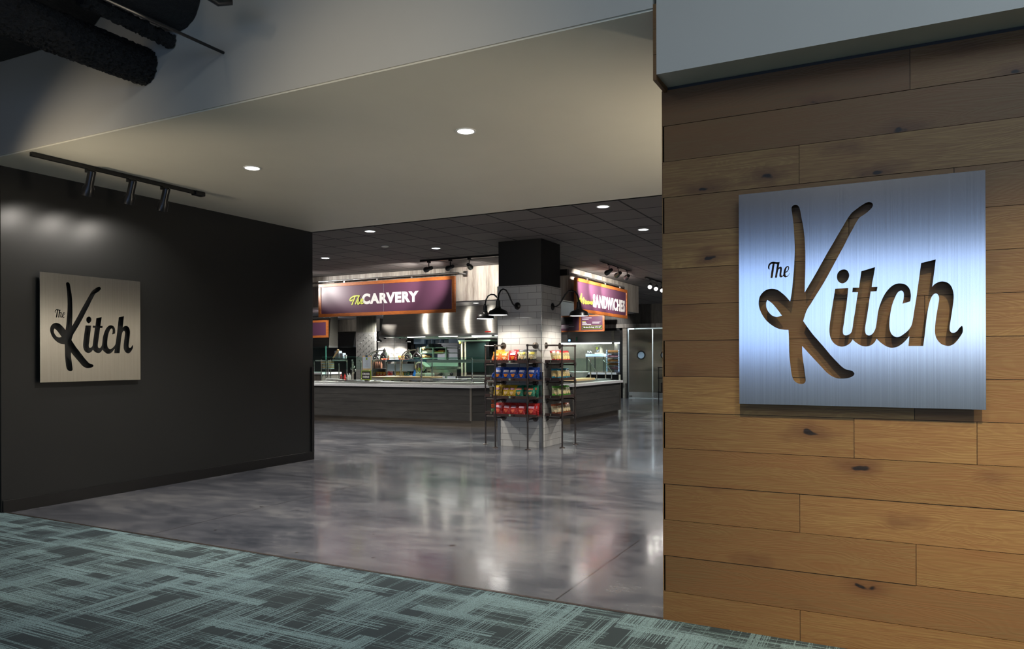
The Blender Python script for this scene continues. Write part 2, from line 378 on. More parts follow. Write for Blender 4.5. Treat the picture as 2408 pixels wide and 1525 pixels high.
def m_carpet():
    g = G('teal_crosshatch_carpet'); base = g.tc.outputs['Object']
    p = g.sep(base)
    def cells(u, v, a, b, sd):
        row = g.math('FLOOR', g.math('DIVIDE', v, b)); sh = g.n('ShaderNodeTexWhiteNoise', noise_dimensions='1D'); g.l(g.math('ADD', row, sd), sh.inputs['W'])
        wn = g.n('ShaderNodeTexWhiteNoise', noise_dimensions='2D'); g.l(g.comb(g.math('FLOOR', g.math('ADD', g.math('DIVIDE', u, a), g.math('MULTIPLY', sh.outputs[0], 9.))), g.math('ADD', row, sd), 0), wn.inputs[0]); return wn.outputs[0]
    lx = g.noise(g.map((.9, 150, 1), base), 1, 1, .4); ly = g.noise(g.map((150, .9, 1), base, (7, 3, 0)), 1, 1, .4)
    bx = cells(p[0], p[1], .42, .085, 3.5); by = cells(p[1], p[0], .36, .11, 8.5)
    gx_ = g.noise(g.map((.7, 5, 1), base), 1, 2); gy_ = g.noise(g.map((5, .7, 1), base, (4, 4, 0)), 1, 2)
    fx = g.ramp(g.math('ADD', g.math('ADD', lx, g.math('MULTIPLY', g.math('SUBTRACT', bx, .5), .32)), g.math('MULTIPLY', g.math('SUBTRACT', gx_, .5), .5)), [(.565, 0.), (.59, 1.)])
    fy = g.ramp(g.math('ADD', g.math('ADD', ly, g.math('MULTIPLY', g.math('SUBTRACT', by, .5), .34)), g.math('MULTIPLY', g.math('SUBTRACT', gy_, .5), .5)), [(.585, 0.), (.61, .85)])
    f = g.math('MAXIMUM', fx, fy)
    fl = g.noise(g.map((1, 1, 1), base), 300, 2, .6); f = g.math('MULTIPLY', f, g.ramp(fl, [(.40, .25), (.55, 1.)]))
    blk = g.noise(g.map((1, 1, 1), base), .9, 2)
    dk = g.ramp(blk, [(.35, S(46, 54, 58)), (.65, S(52, 60, 62))]); lt = g.ramp(blk, [(.35, S(108, 130, 134)), (.65, S(118, 140, 142))])
    g.l(g.mix(f, dk, lt), g.b.inputs['Base Color']); g.b.inputs['Roughness'].default_value = .95; g.b.inputs['Specular IOR Level'].default_value = .1
    g.bump(fl, .6, .006); return g.m
M['carpet'] = m_carpet()
def m_duct():
    g = G('black_sprayed_insulation'); f = g.noise(g.map((1, 1, 1)), 38, 5, .7)
    g.l(g.ramp(f, [(.3, S(10, 10, 11)), (.75, S(36, 36, 38))]), g.b.inputs['Base Color']); g.b.inputs['Roughness'].default_value = .55
    g.bump(f, 1., .03); return g.m
M['duct'] = m_duct()
def m_doorsteel():
    g = G('dented_stainless_door'); p = g.sep(g.tc.outputs['Object']); hw = .56
    u = g.math('SUBTRACT', g.math('FRACT', g.math('DIVIDE', g.math('SUBTRACT', p[0], -8.60), 1.08)), .5)
    d = g.math('SQRT', g.math('ADD', g.math('MULTIPLY', g.math('POWER', u, 2.), 1.3), g.math('MULTIPLY', g.math('POWER', g.math('SUBTRACT', p[2], 1.52), 2.), 3.2)))
    f = g.math('ADD', g.math('SINE', g.math('MULTIPLY', d, 8.5)), g.math('MULTIPLY', g.noise(g.map((1, 1, 1)), 1.4, 1), 1.8))
    f = g.math('MULTIPLY', f, g.ramp(p[2], [(.85/3, 0.), (1.05/3, 1.)]) if False else g.math('GREATER_THAN', p[2], .95))
    g.b.inputs['Base Color'].default_value = (.50, .45, .38, 1); g.b.inputs['Metallic'].default_value = 1
    g.b.inputs['Roughness'].default_value = .2; g.bump(f, .22, .012); return g.m
M['doorsteel'] = m_doorsteel()

# ------------------------------------------------------------------ setting
Y0, Y1 = 3.89, 7.93; XL, XR = -7.25, -1.11
struct(MB().box(-24, 9.2, -6.2, 32, -.2, 0).build('floor', M['concrete']))
o = MB().box(-11.99, 8.99, -5.99, Y0-.004, .0, .008).build('carpet', M['carpet']); tag(o, 'teal-grey carpet with a crosshatched streak pattern in front of the concrete', 'carpet')
struct(MB().box(XL, XR, Y0-.012, Y0+.012, 0, .010).build('trim_1', M['pipe']))
# oak wall: rows of planks with real gaps
jo = {0: [-.424, 1.5], 1: [1.1], 2: [.078, 1.9], 3: [-.424, 1.75], 4: [1.3], 5: [-.18, .318], 6: [.073, 2.1], 7: [-.6, 1.4], 8: [.116, 1.8], 9: [.9], 10: [-.2, 1.2], 11: [.233, 2.2], 12: [-.422, 1.5], 13: [1.0], 14: [.059, 1.7], 15: [-.539, .8]}
zr = [-.03, .159] + [.159+.1905*k for k in range(1, 15)]
mb = MB(); 
for k in range(len(zr)-1):
    xs = [XR+.004]+sorted(jo.get(k, [.5]))+[3.2, 5.1, 9.0]
    for i in range(len(xs)-1):
        mb.box(xs[i]+.0012, xs[i+1]-.0012, Y0-random.choice((0, .0015, .003)), Y0+.014, zr[k]+.0012, min(zr[k+1], 2.842)-.0012, random.random()*.98+.01)
wood = struct(mb.build('wall_right', M['oak']))
struct(MB().box(XR+.012, 9.0, Y0+.008, Y0+.30, 0, 3.6).build('wall_right_core', M['dark']))
mb = MB()
for k in range(len(zr)-1): mb.box(XR, XR+.012, Y0, Y0+.30, zr[k]+.001, zr[k+1]-.001, random.random())
for k in range(3): mb.box(XR+.012, XR+.030, Y0-.20, Y0+.012, 2.815+.13*k, 2.944+.13*k-.001, random.random())
struct(mb.build('trim_2', M['oak']))
# bulkhead above: tall face, its lower right part reaching down to the oak
struct(MB().box(-12, XR+.012, Y0-.20, Y1, 3.185, 5.6).box(XR+.03, 9, Y0-.20, Y0+.30, 2.842, 5.6).build('wall_upper', M['white_paint']))
struct(MB().box(-12, XR+.03, Y0-.19, Y1+.02, 3.175, 3.19).build('ceiling', M['soffit']))
struct(MB().box(-24, 6, Y1, 32, 3.28, 3.4).build('ceiling', M['ctile']))
struct(MB().box(-24, 6, Y1-.02, Y1+.03, 3.175, 3.3).build('trim_3', M['dark']))
struct(MB().box(XR+.03, 6, Y0+.3, Y1-.02, 3.175, 3.3).build('ceiling', M['soffit']))
struct(MB().box(-24.2, XL-.25, Y1-.05, Y1+.0, 0, 3.3).build('wall_hall_front', M['dark']))
# black wall on the left
struct(MB().box(XL-.25, XL, Y0-.03, Y1, 0, 3.176).box(-12, XL-.26, Y0-.03, Y0+.17, 0, 3.176).build('wall_left', M['black_wall']))
mb = MB().box(XL, XL+.012, Y0-.02, Y1, .0, .115).box(XL-.25, XL+.012, Y1, Y1+.012, 0, .115)
struct(mb.build('baseboard_left', M['black'], bevel=.002))
struct(MB().box(XL-.02, XL+.02, Y1-.04, Y1+.006, .115, 1.29).build('trim_4', M['black'], bevel=.003))
# foyer shell behind the camera, with a long window
struct(MB().box(-12.2, -12, -6.2, 3.9, 0, 5.6).build('wall_foyer_left', M['paint']))
struct(MB().box(9, 9.2, -6.2, 3.9, 0, 5.6).build('wall_foyer_right', M['white_paint']))
struct(MB().box(-12, 9, -6.2, -6, 0, 1.5).box(-12, -4.6, -6.2, -6, 1.5, 3.1).box(7.5, 9, -6.2, -6, 1.5, 3.1).build('wall_back', M['white_paint']))
struct(MB().box(-12.2, 9.2, -6.2, Y0-.2, 5.6, 5.7).build('ceiling', M['dark']))
struct(MB().box(-12, 9, -6.2, -6, 3.1, 5.6).build('wall_back_upper', M['dark']))
wf = MB()
for x in (-4.6, -2.2, .2, 2.6, 5.0, 7.45): wf.box(x, x+.05, -6.12, -6.04, 1.5, 3.1)
wf.box(-4.6, 7.5, -6.12, -6.04, 2.35, 2.4)
wo = struct(wf.build('window_1', M['black']))
MB().box(-4.6, 7.5, -6.09, -6.08, 1.5, 3.1).build('window_pane', M['pane'], wo)
# the hall beyond
struct(MB().box(-24.2, -24, Y1, 32, 0, 3.3).build('wall_hall_left', M['dark']))
struct(MB().box(-24, -9.2, 31.8, 32, 0, 3.3).build('wall_hall_back', M['black_wall']))
struct(MB().box(4.5, 4.7, Y0+.3, 32, 0, 3.3).build('wall_hall_right', M['paint']))
# bulkhead over the serving island
BZ = 2.585
struct(MB().box(-16.2, -6.0, 13.05, 18.8, BZ, 3.281).build('wall_island_bulkhead', M['greywood']))
struct(MB().box(-16.1, -6.1, 13.15, 18.7, BZ-.012, BZ).build('trim_5', M['grey']))

# ------------------------------------------------------------------ steel signs with the cut-out name
def crom(pts, seg=5):
    out = []; n = len(pts)
    P = [(Vector(p[:2]), len(p) > 2) for p in pts]
    for i in range(n):
        p1, c1 = P[i]; p2, c2 = P[(i+1) % n]
        p0 = P[i-1][0] if not c1 else p1*2-p2 if False else p1
        if not c1: p0 = P[i-1][0]
        p3 = P[(i+2) % n][0] if not c2 else p2
        m1 = (p2-p0)*.5 if not c1 else (p2-p1)*.5
        m2 = (p3-p1)*.5 if not c2 else (p2-p1)*.5
        for k in range(seg):
            t = k/seg; t2 = t*t; t3 = t2*t
            out.append(p1*(2*t3-3*t2+1)+m1*(t3-2*t2+t)+p2*(-2*t3+3*t2)+m2*(t3-t2))
    return out
c = 1
K = [(465,160),(475,125),(508,110),(545,122),(567,170),(585,270),(605,370),(620,500),(628,640),(630,780),(628,920),(624,1040),(622,1155,c),(690,1040),(760,920),(830,795),(900,670),(960,570),(1020,465),(1080,365),(1130,280),(1180,210),(1240,160),(1310,110),(1370,78),(1410,78),(1436,100),(1430,135),(1395,175),(1340,220),(1280,260),(1240,315),(1200,390),(1150,480),(1090,600),(1030,710),(960,840),(890,970),(820,1090),(760,1185),(690,1290),(640,1395),(604,1497,c)]
K[-2] = (645, 1372); K[-3] = (700, 1282)
KB = [(660,560),(720,640),(790,720),(860,800),(930,885),(1000,960),(1060,1020),(1110,1055),(1160,1067),(1195,1080),(1215,1108),(1200,1135),(1150,1158),(1080,1167),(1010,1163),(950,1140),(890,1098),(820,1025),(750,950),(680,875),(630,820),(592,778,c),(592,850),(600,930),(612,1010),(622,1090),(633,1170),(630,1205),(605,1228),(565,1230),(520,1212),(485,1175),(465,1110),(455,1040),(445,950),(437,860),(435,770),(433,680),(428,586,c),(370,583),(300,568),(230,530),(165,475),(115,405),(82,330),(72,260),(85,190),(125,135),(180,102),(240,94),(300,110),(350,145),(400,190),(448,246,c)]
K2 = [(468,1150),(478,1050),(487,950),(495,850),(500,750),(503,640),(500,540),(495,440),(488,340),(477,250)]
CNT = [(175,228,c),(162,265),(165,320),(190,370),(235,415),(290,430),(350,415,c),(310,360),(270,310),(225,262)]
THE = [(845,322,c),(815,345),(760,350),(640,345),(540,330),(460,335),(380,365),(310,420),(265,490),(243,580),(245,650),(270,700),(300,728),(320,722),(322,690),(315,640),(322,570),(350,500),(390,455),(440,435),(480,438,c),(455,570),(430,730),(400,910),(370,1155,c),(472,1155,c),(500,1000),(530,790),(560,580),(580,445,c),(640,440),(705,458,c),(690,560),(665,720),(630,930),(595,1145,c),(700,1145,c),(720,1000),(745,850),(775,740),(820,685),(850,690),(858,740),(845,850),(828,960),(825,1040),(850,1110),(905,1135),(960,1115),(1000,1075),(1025,1055,c),(1060,1100),(1120,1130),(1190,1120),(1260,1070),(1320,990),(1358,925),(1345,918),(1290,1000),(1230,1045),(1180,1055),(1150,1025),(1135,970),(1140,890,c),(1200,870),(1260,810),(1310,720),(1325,640),(1305,575),(1250,548),(1180,575),(1110,650),(1060,760),(1035,880),(1025,990,c),(985,1040),(950,1045),(930,1010),(928,930),(945,800),(958,680),(945,620),(905,580),(850,590),(785,635,c),(805,520),(830,400)]
THEC = [(1150,840,c),(1165,750),(1190,670),(1230,605),(1262,600),(1275,640),(1260,720),(1210,800)]
DOT = [(335,263),(380,280),(407,330),(403,380),(375,430),(330,460),(290,460),(250,430),(233,380),(243,320),(280,278)]
ITCH = [(208,540,c),(395,530,c),(385,640),(370,770),(350,900),(335,1020),(318,1130),(325,1190),(355,1208),(395,1200),(435,1170),(455,1110),(470,1000),(495,850),(515,710),(535,590,c),(452,590,c),(460,525,c),(550,525,c),(565,410),(582,290,c),(780,230,c),(760,350),(740,450),(732,515,c),(815,512,c),(803,575,c),(716,580,c),(700,690),(680,830),(655,990),(636,1110),(645,1180),(675,1207),(715,1205),(755,1170),(785,1110),(805,1000),(820,880),(850,770),(900,650),(960,560),(1030,495),(1100,467),(1170,467),(1230,490),(1275,545),(1292,620),(1290,680),(1282,722,c),(1172,755,c),(1187,690),(1192,620),(1178,578),(1145,568),(1100,600),(1055,690),(1020,790),(995,920),(985,1040),(992,1130),(1020,1195),(1080,1232),(1140,1222),(1210,1175),(1268,1120),(1305,1055),(1325,960),(1345,830),(1370,680),(1395,500),(1420,320),(1440,172,c),(1650,120,c),(1635,240),(1618,370),(1598,512,c),(1640,470),(1700,442),(1760,436),(1830,460),(1880,520),(1905,610),(1905,700),(1890,820),(1870,950),(1850,1080),(1853,1140),(1878,1168),(1915,1170),(1955,1145),(1995,1095),(2025,1073),(2037,1100),(2036,1160),(2010,1210),(1960,1280),(1910,1330),(1850,1358),(1790,1355),(1720,1325),(1665,1260),(1640,1180),(1640,1080),(1655,950),(1680,800),(1697,690),(1687,635),(1655,608),(1615,625),(1580,680),(1550,780),(1525,920),(1505,1080),(1490,1220),(1470,1360,c),(1258,1360,c),(1265,1290),(1272,1218,c),(1220,1280),(1160,1335),(1090,1375),(1010,1385),(940,1365),(870,1320),(830,1285),(802,1258,c),(770,1310),(720,1350),(650,1367),(580,1355),(520,1320),(480,1290),(460,1265,c),(430,1310),(380,1350),(310,1370),(240,1355),(180,1310),(140,1240),(125,1150),(130,1050),(150,900),(170,770),(190,650)]
SX0, SZ0, SW = -.702, 1.170, 1.05
def loc2(pts, ox, oy, k):
    r = []
    for p in pts:
        x, z = at(ox+p[0]/k, oy+p[1]/k, 3.84); r.append((x-SX0, z-SZ0)+((1,) if len(p) > 2 else ()))
    return r
kA = 1525/300; kC = 2135/350; kD = 1743/80
outlines = [crom(loc2(K, 1770, 460, kA)+loc2(KB, 1770, 660, kA)+loc2(K2[:1], 1770, 460, kA)+loc2(K2[1:], 1770, 460, kA)),
            crom(loc2(CNT, 1770, 660, kA)), crom(loc2(THE, 1795, 600, kD), 3), crom(loc2(THEC, 1795, 600, kD), 3),
            crom(loc2(DOT, 1930, 590, kC)), crom(loc2(ITCH, 1930, 590, kC))]
cu = bpy.data.curves.new('plate', 'CURVE'); cu.dimensions = '2D'; cu.fill_mode = 'BOTH'; cu.extrude = .0025
for pl in [[Vector(p) for p in ((0, 0), (SW, 0), (SW, SW), (0, SW))]]+outlines:
    sp = cu.splines.new('POLY'); sp.points.add(len(pl)-1); sp.use_cyclic_u = True
    for i, p in enumerate(pl): sp.points[i].co = (p.x, p.y, 0, 1)
to = bpy.data.objects.new('t', cu); C.objects.link(to); bpy.context.view_layer.update()
pm_ = bpy.data.meshes.new_from_object(to.evaluated_get(bpy.context.evaluated_depsgraph_get())); bpy.data.objects.remove(to)
for v in pm_.vertices: v.co = Vector((v.co.x, -v.co.z, v.co.y))
pm_.materials.clear(); pm_.materials.append(M['sign_steel']); pm_.name = 'plate'
def steel_sign(loc, rz, label):
    t = thing('steel_sign', label, 'sign', (0, 0, 0), 'brushed steel signs with a cut-out name')
    p = bpy.data.objects.new('plate', pm_); C.objects.link(p); p.parent = t
    for x, z in ((.06, .06), (SW-.06, .06), (.06, SW-.06), (SW-.06, SW-.06)):
        MB().lathe((x, .0025, z), [(.0, 0), (.011, 0), (.011, .0435), (0, .0435)], 12, 'Y').build('standoff', M['steel'], t, True)
    t.location = loc; t.rotation_euler = (0, 0, rz); return t
steel_sign((SX0, 3.841, SZ0), 0, 'large brushed steel sign reading The Kitch, mounted on the oak plank wall')
steel_sign((XL+.049, 4.178, 1.187), R(90), 'brushed steel sign reading The Kitch, mounted on the black wall at left')

# ------------------------------------------------------------------ soffit downlights and track
def downlight(r, lens, label, group):
    t = thing('recessed_downlight', label, 'ceiling light', (0, 0, 0), group)
    MB().lathe((0, 0, 0), [(r*.80, .0), (r*.84, -.006), (r, -.007), (r*1.02, -.001), (r*1.02, 0)], 32).build('trim_ring', M['white'], t, True)
    MB().lathe((0, 0, 0), [(r*.82, -.003), (r*.4, -.0035), (0.0005, -.004)], 32).build('lens', lens, t, True)
    return t
d0 = downlight(.078, M['lens'], '', 'recessed lights in the beige soffit')
for i, (x, y, lb) in enumerate(((-5.30, 5.0, 'round recessed downlight in the beige soffit, the one nearer the black wall'), (-2.976, 4.97, 'round recessed downlight in the beige soffit, the one nearer the oak wall'))):
    o = place(d0, i == 0, (x, y, 3.175), label=lb)
    lamp('downlight_beam', 'SPOT', (x, y, 3.14), 250, NEUT, .07, (x, y, 0), 120, .7)
d1 = downlight(.085, M['lens_c'], '', 'recessed lights in the charcoal tile ceiling')
hall = [(-9.413, 10.637, 'at far left above the plum sign'), (-6.867, 8.722, 'close behind the soffit edge, left of the column'), (-6.941, 10.593, 'directly left of the black column top'), (-3.22, 8.674, 'right of the column, the one nearest the soffit edge'), (-3.275, 10.5, 'right of the column beside the oak wall edge')]
for i, (x, y, w_) in enumerate(hall):
    place(d1, i == 0, (x, y, 3.28), label='round downlight in the charcoal ceiling '+w_)
    lamp('downlight_beam', 'SPOT', (x, y, 3.25), 140, NEUT, .07, (x, y, 0), 110, .7)
t = thing('ceiling_speaker', 'small pale round fixture in the charcoal ceiling between two downlights', 'ceiling fixture', (-7.555, 9.988, 3.28))
MB().lathe((-7.555, 9.988, 3.28), [(.06, 0), (.062, -.012), (.05, -.018), (.0005, -.018)], 20).build('cover', M['white'], t, True)

def track_head(aim, down=.12, flare=True, lens=None):
    """head in local coordinates, hanging from z=0, pointing along aim"""
    t = thing('track_spotlight', '', 'spotlight')
    MB().box(-.02, .02, -.035, .035, -.03, 0).box(-.006, .006, -.006, .006, -down, -.03).build('bracket', M['black'], t)
    d = Vector(aim).normalized(); p = Vector((0, 0, -down-.01)); q = d.to_track_quat('Z', 'Y').to_matrix()
    L = .11
    prof = [(.001, -L), (.033, -L), (.035, -L+.005), (.035, .02), (.05, .05), (.052, .12), (.048, .12), (.046, .05)]
    mb = MB().lathe((0, 0, 0), prof, 20); mb.v = [tuple(p+q @ Vector(v)) for v in mb.v]
    mb.build('lamp_housing', M['black'], t, True)
    mb = MB().lathe((0, 0, 0), [(.046, .085), (.0005, .08)], 20); mb.v = [tuple(p+q @ Vector(v)) for v in mb.v]
    mb.build('lens', lens or M['lens_w'], t, True)
    return t
tx, tz = -6.55, 3.175
t = thing('light_track', 'black lighting track under the beige soffit beside the black wall', 'light track', (tx, 3.75, tz))
MB().box(tx-.018, tx+.018, 3.73, 5.47, tz-.035, tz).build('rail', M['black'], t)
MB().box(tx-.04, tx+.04, 5.38, 5.50, tz-.045, tz-.001).build('power_feed', M['black'], t, bevel=.008)
h0 = track_head((-.42, .05, -1), .11)
for i, (y, lb) in enumerate(((4.25, 'nearest'), (4.66, 'middle'), (5.03, 'farthest'))):
    place(h0, i == 0, (tx, y, tz-.035), label='flared spotlight aimed at the black wall, %s of three on the soffit track' % lb, group='spotlights on the soffit track')
    lamp('track_beam', 'SPOT', (tx-.055, y, tz-.28), 13, NEUT, .06, (XL, y+.02, 1.9), 120, .5)

# warm spots washing the oak wall from the foyer ceiling
for i, (x, y, ax, az, p) in enumerate(((2.0, 1.9, 1.4, .45, 540), (.9, 1.3, .4, -.6, 560), (-.4, 1.4, -.6, -1.0, 300))):
    t = thing('ceiling_spotlight', 'black spotlight high on the foyer ceiling washing the oak wall, %s one' % ('right', 'middle', 'left')[i], 'spotlight', (x, y, 4.6))
    MB().tube([(x, y, 5.6), (x, y, 4.6)], .01, 8).tube([(x, y-.05, 4.68), (x, y+.06, 4.5)], .05, 16).build('lamp_housing', M['black'], t, True)
    t['group'] = 'oak wall spotlights'
    lamp('oak_beam', 'SPOT', (x, y+.09, 4.44), p, (1, .88, .64), .05, (ax, Y0, az), 46, 1.)

# ------------------------------------------------------------------ ducts above left
def rough_tube(p0, p1, r, n=28, m=40, amp=.02):
    mb = MB(); rnd = random.Random(3); p0 = Vector(p0); p1 = Vector(p1); d = (p1-p0).normalized(); a = d.cross(Vector((0, 0, 1))).normalized(); b = a.cross(d)
    vs = []; fs = []
    for i in range(m):
        for k in range(n):
            t = 2*math.pi*k/n; rr = r*(1+rnd.uniform(-amp, amp)/r*.6); vs.append(p0.lerp(p1, i/(m-1))+(a*math.cos(t)+b*math.sin(t))*rr)
    for i in range(m-1):
        for k in range(n): fs.append((i*n+k, i*n+(k+1) % n, (i+1)*n+(k+1) % n, (i+1)*n+k))
    return mb.add(vs, fs)
YB = Y0-.21
x, z = at(340, 157, YB); o = rough_tube((x, -2, z), (x, YB+.005, z), .135, 90, 420, .016).build('insulated_duct', M['duct'], None, True)
tag(o, 'thick shaggy black insulated duct entering the upper wall, lowest of the ducts', 'duct', 'black ducts entering the upper wall')
x, z = at(420, 0, YB); o = rough_tube((x, -2, z), (x, YB+.005, z), .225, 48, 120, .006).build('insulated_duct', M['duct'], None, True)
tag(o, 'smooth round black duct entering the upper wall beside the thin rod', 'duct', 'black ducts entering the upper wall')
x, z = at(402, 98, YB); o = rough_tube((x, 3.0, z+.03), (x, YB+.002, z), .05, 20, 40, .02).build('insulated_pipe', M['duct'], None, True)
tag(o, 'short stubby black insulated pipe under the thin black rod', 'pipe')
x, z = at(523, 123, YB); o = MB().tube([(x, -1, z), (x, YB+.02, z)], .011, 8).build('conduit_rod', M['black'], None, True)
tag(o, 'thin straight black rod running back to the upper wall', 'rod')
o = MB().prismY([at(q_, w_, YB) for q_, w_ in ((-160, 190), (0, 145), (85, 120), (215, 67), (262, 0), (300, -60), (-160, -60))], -2, YB).build('square_duct', M['duct']); 
tag(o, 'wide black boxed duct at the top left corner against the upper wall', 'duct', 'black ducts entering the upper wall')
x, z = at(540, 4, YB-.3); o = MB().tube([(x-.35, YB-1.0, z+.26), (x-.02, YB-.35, z+.0), (x+.02, YB-.3, z+.01)], [.05, .05, .035], 12).build('duct_hanger', M['black'], None, True)
tag(o, 'rounded black bracket end poking in at the top edge of the upper wall', 'bracket')
# ------------------------------------------------------------------ added globe pendants, out of view, to brighten the foyer and soffit
for i, (x, y, H_, p_, w_) in enumerate(((-9.6, .4, 2.7, 25, 'left'), (-4.6, -2.2, 4.9, 150, 'middle'), (-.6, -4.0, 4.9, 120, 'right'))):
    t = thing('added_globe_pendant', 'added white globe pendant lamp in the foyer, the %s one' % w_, 'pendant lamp', (x, y, H_), 'added globe pendants in the foyer')
    MB().lathe((x, y, H_), [(.0005, -.2)]+[(.2*math.cos(a_), .2*math.sin(a_)) for a_ in [R(-80+10*k_) for k_ in range(17)]]+[(.0005, .2)], 28).build('globe', emit('globe_glow', (1, .93, .82, 1), 1.2) if 'globe_glow' not in bpy.data.materials else bpy.data.materials['globe_glow'], t, True)
    MB().tube([(x, y, H_+.2), (x, y, 5.6)], .008, 8).build('cord', M['black'], t, True)
    lamp('added_pendant_light', 'POINT', (x, y, H_), p_, (1, .90, .76), .22)
# floor lamps added outside the frame to lift the soffit brightness
def added_uplighter(x, y, aim, p, label, cone=110):
    t = thing('added_uplight_lamp', label, 'floor lamp', (x, y, 0), 'added uplight floor lamps beside the passage')
    MB().lathe((x, y, .008), [(.0005, .03), (.15, .025), (.16, 0)], 24).build('base', M['black'], t, True)
    MB().tube([(x, y, .02), (x, y, 1.72)], .013, 10).build('pole', M['black'], t, True)
    MB().lathe((x, y, 1.70), [(.0005, 0), (.06, .01), (.14, .10), (.17, .17), (.16, .17), (.05, .03), (.0005, .02)], 28).build('bowl_shade', M['black'], t, True)
    lamp('uplight', 'SPOT', (x, y, 1.88), p, (1, .87, .68), .10, aim, cone, .9)
added_uplighter(-6.9, 2.0, (-5.2, 5.4, 3.05), 110, 'added black uplight floor lamp near the black wall', 58)
added_uplighter(.2, 6.0, (-2.6, 5.9, 3.3), 85, 'added black uplight floor lamp behind the oak wall')
added_uplighter(-3.4, -.6, (-2.6, 6.0, 2.75), 190, 'added black uplight floor lamp in the foyer middle', 42)
# ------------------------------------------------------------------ tiled column
CXa, CXb, CYa, CYb = -5.70, -4.92, 10.50, 11.26; TT = 2.56
def column(x0, x1, y0, y1, ztop, label, name='tiled_column'):
    t = thing(name, label, 'column', ((x0+x1)/2, (y0+y1)/2, 0))
    MB().box(x0, x1, y0, y0+.02, 0, ztop).box(x0, x1, y1-.02, y1, 0, ztop).build('front_tiling', M['tileX'], t)
    MB().box(x0-.0, x0+.02, y0+.02, y1-.02, 0, ztop).box(x1-.02, x1, y0+.02, y1-.02, 0, ztop).build('side_tiling', M['tileY'], t)
    MB().box(x0+.012, x1-.012, y0+.012, y1-.012, .0, 3.28).build('black_casing', M['black_wall'], t)
    c_ = MB()
    for x in (x0, x1): c_.box(x-.004, x+.004, y0-.004, y0+.004, 0, ztop)
    c_.build('edge_trim', M['steel'], t)
    g_ = MB().box(x1-.045, x1+.006, y0-.006, y0, 0, 1.19).box(x1, x1+.006, y0, y0+.045, 0, 1.19).box(x0-.006, x0+.045, y0-.006, y0, 0, 1.19)
    g_.build('corner_guard', M['steel'], t)
    return t
column(CXa, CXb, CYa, CYb, TT, 'white subway-tiled column with black top, ringed by snack shelves')

def goose(label, group='gooseneck lamps on the tiled columns'):
    """wall flange at origin, arm comes out along -Y, shade hangs at y=-.46"""
    t = thing('gooseneck_lamp', label, 'wall lamp', (0, 0, 0), group)
    MB().lathe((0, 0, 0), [(.0005, -.03), (.03, -.03), (.058, -.014), (.06, 0)], 20, 'Y').build('wall_plate', M['black'], t, True)
    pts = [(0, -.02, 0), (0, -.07, .0), (0, -.12, .03), (0, -.17, .10), (0, -.22, .18), (0, -.28, .235), (0, -.34, .245), (0, -.40, .22), (0, -.44, .16), (0, -.455, .09), (0, -.46, .05)]
    MB().tube(pts, .0125, 10).build('arm', M['black'], t, True)
    MB().lathe((0, -.46, 0), [(.0005, .085), (.018, .085), (.020, .062), (.034, .058), (.036, -.03), (.042, -.035), (.044, -.055), (.07, -.07), (.125, -.092), (.143, -.112), (.160, -.165), (.152, -.165), (.138, -.115), (.07, -.08), (.02, -.07)], 32).build('shade', M['black'], t, True)
    MB().lathe((0, -.46, 0), [(.148, -.160), (.1, -.158), (.0005, -.156)], 32).build('diffuser', M['lens_w'], t, True)
    return t
g0 = goose('')
GZ = 2.235
for i, (loc, rz, lb) in enumerate((((-5.34, CYa, GZ), 0, 'black gooseneck lamp on the front face of the tiled column, its neck turned left'),
                                  ((CXb, 10.912, GZ), R(90), 'black gooseneck lamp reaching right from the tiled column'),
                                  ((CXa, 10.9, GZ), R(-90), 'black gooseneck lamp reaching left from the tiled column'))):
    rr = rz if i else R(-14)
    place(g0, i == 0, loc, (0, 0, rr), lb)
    p = Vector(loc)+Matrix.Rotation(rr, 3, 'Z') @ Vector((0, -.46, -.19))
    lamp('gooseneck_beam', 'SPOT', p, 20, (1, .93, .84), .12, p+Vector((0, 0, -1)), 150, .35)

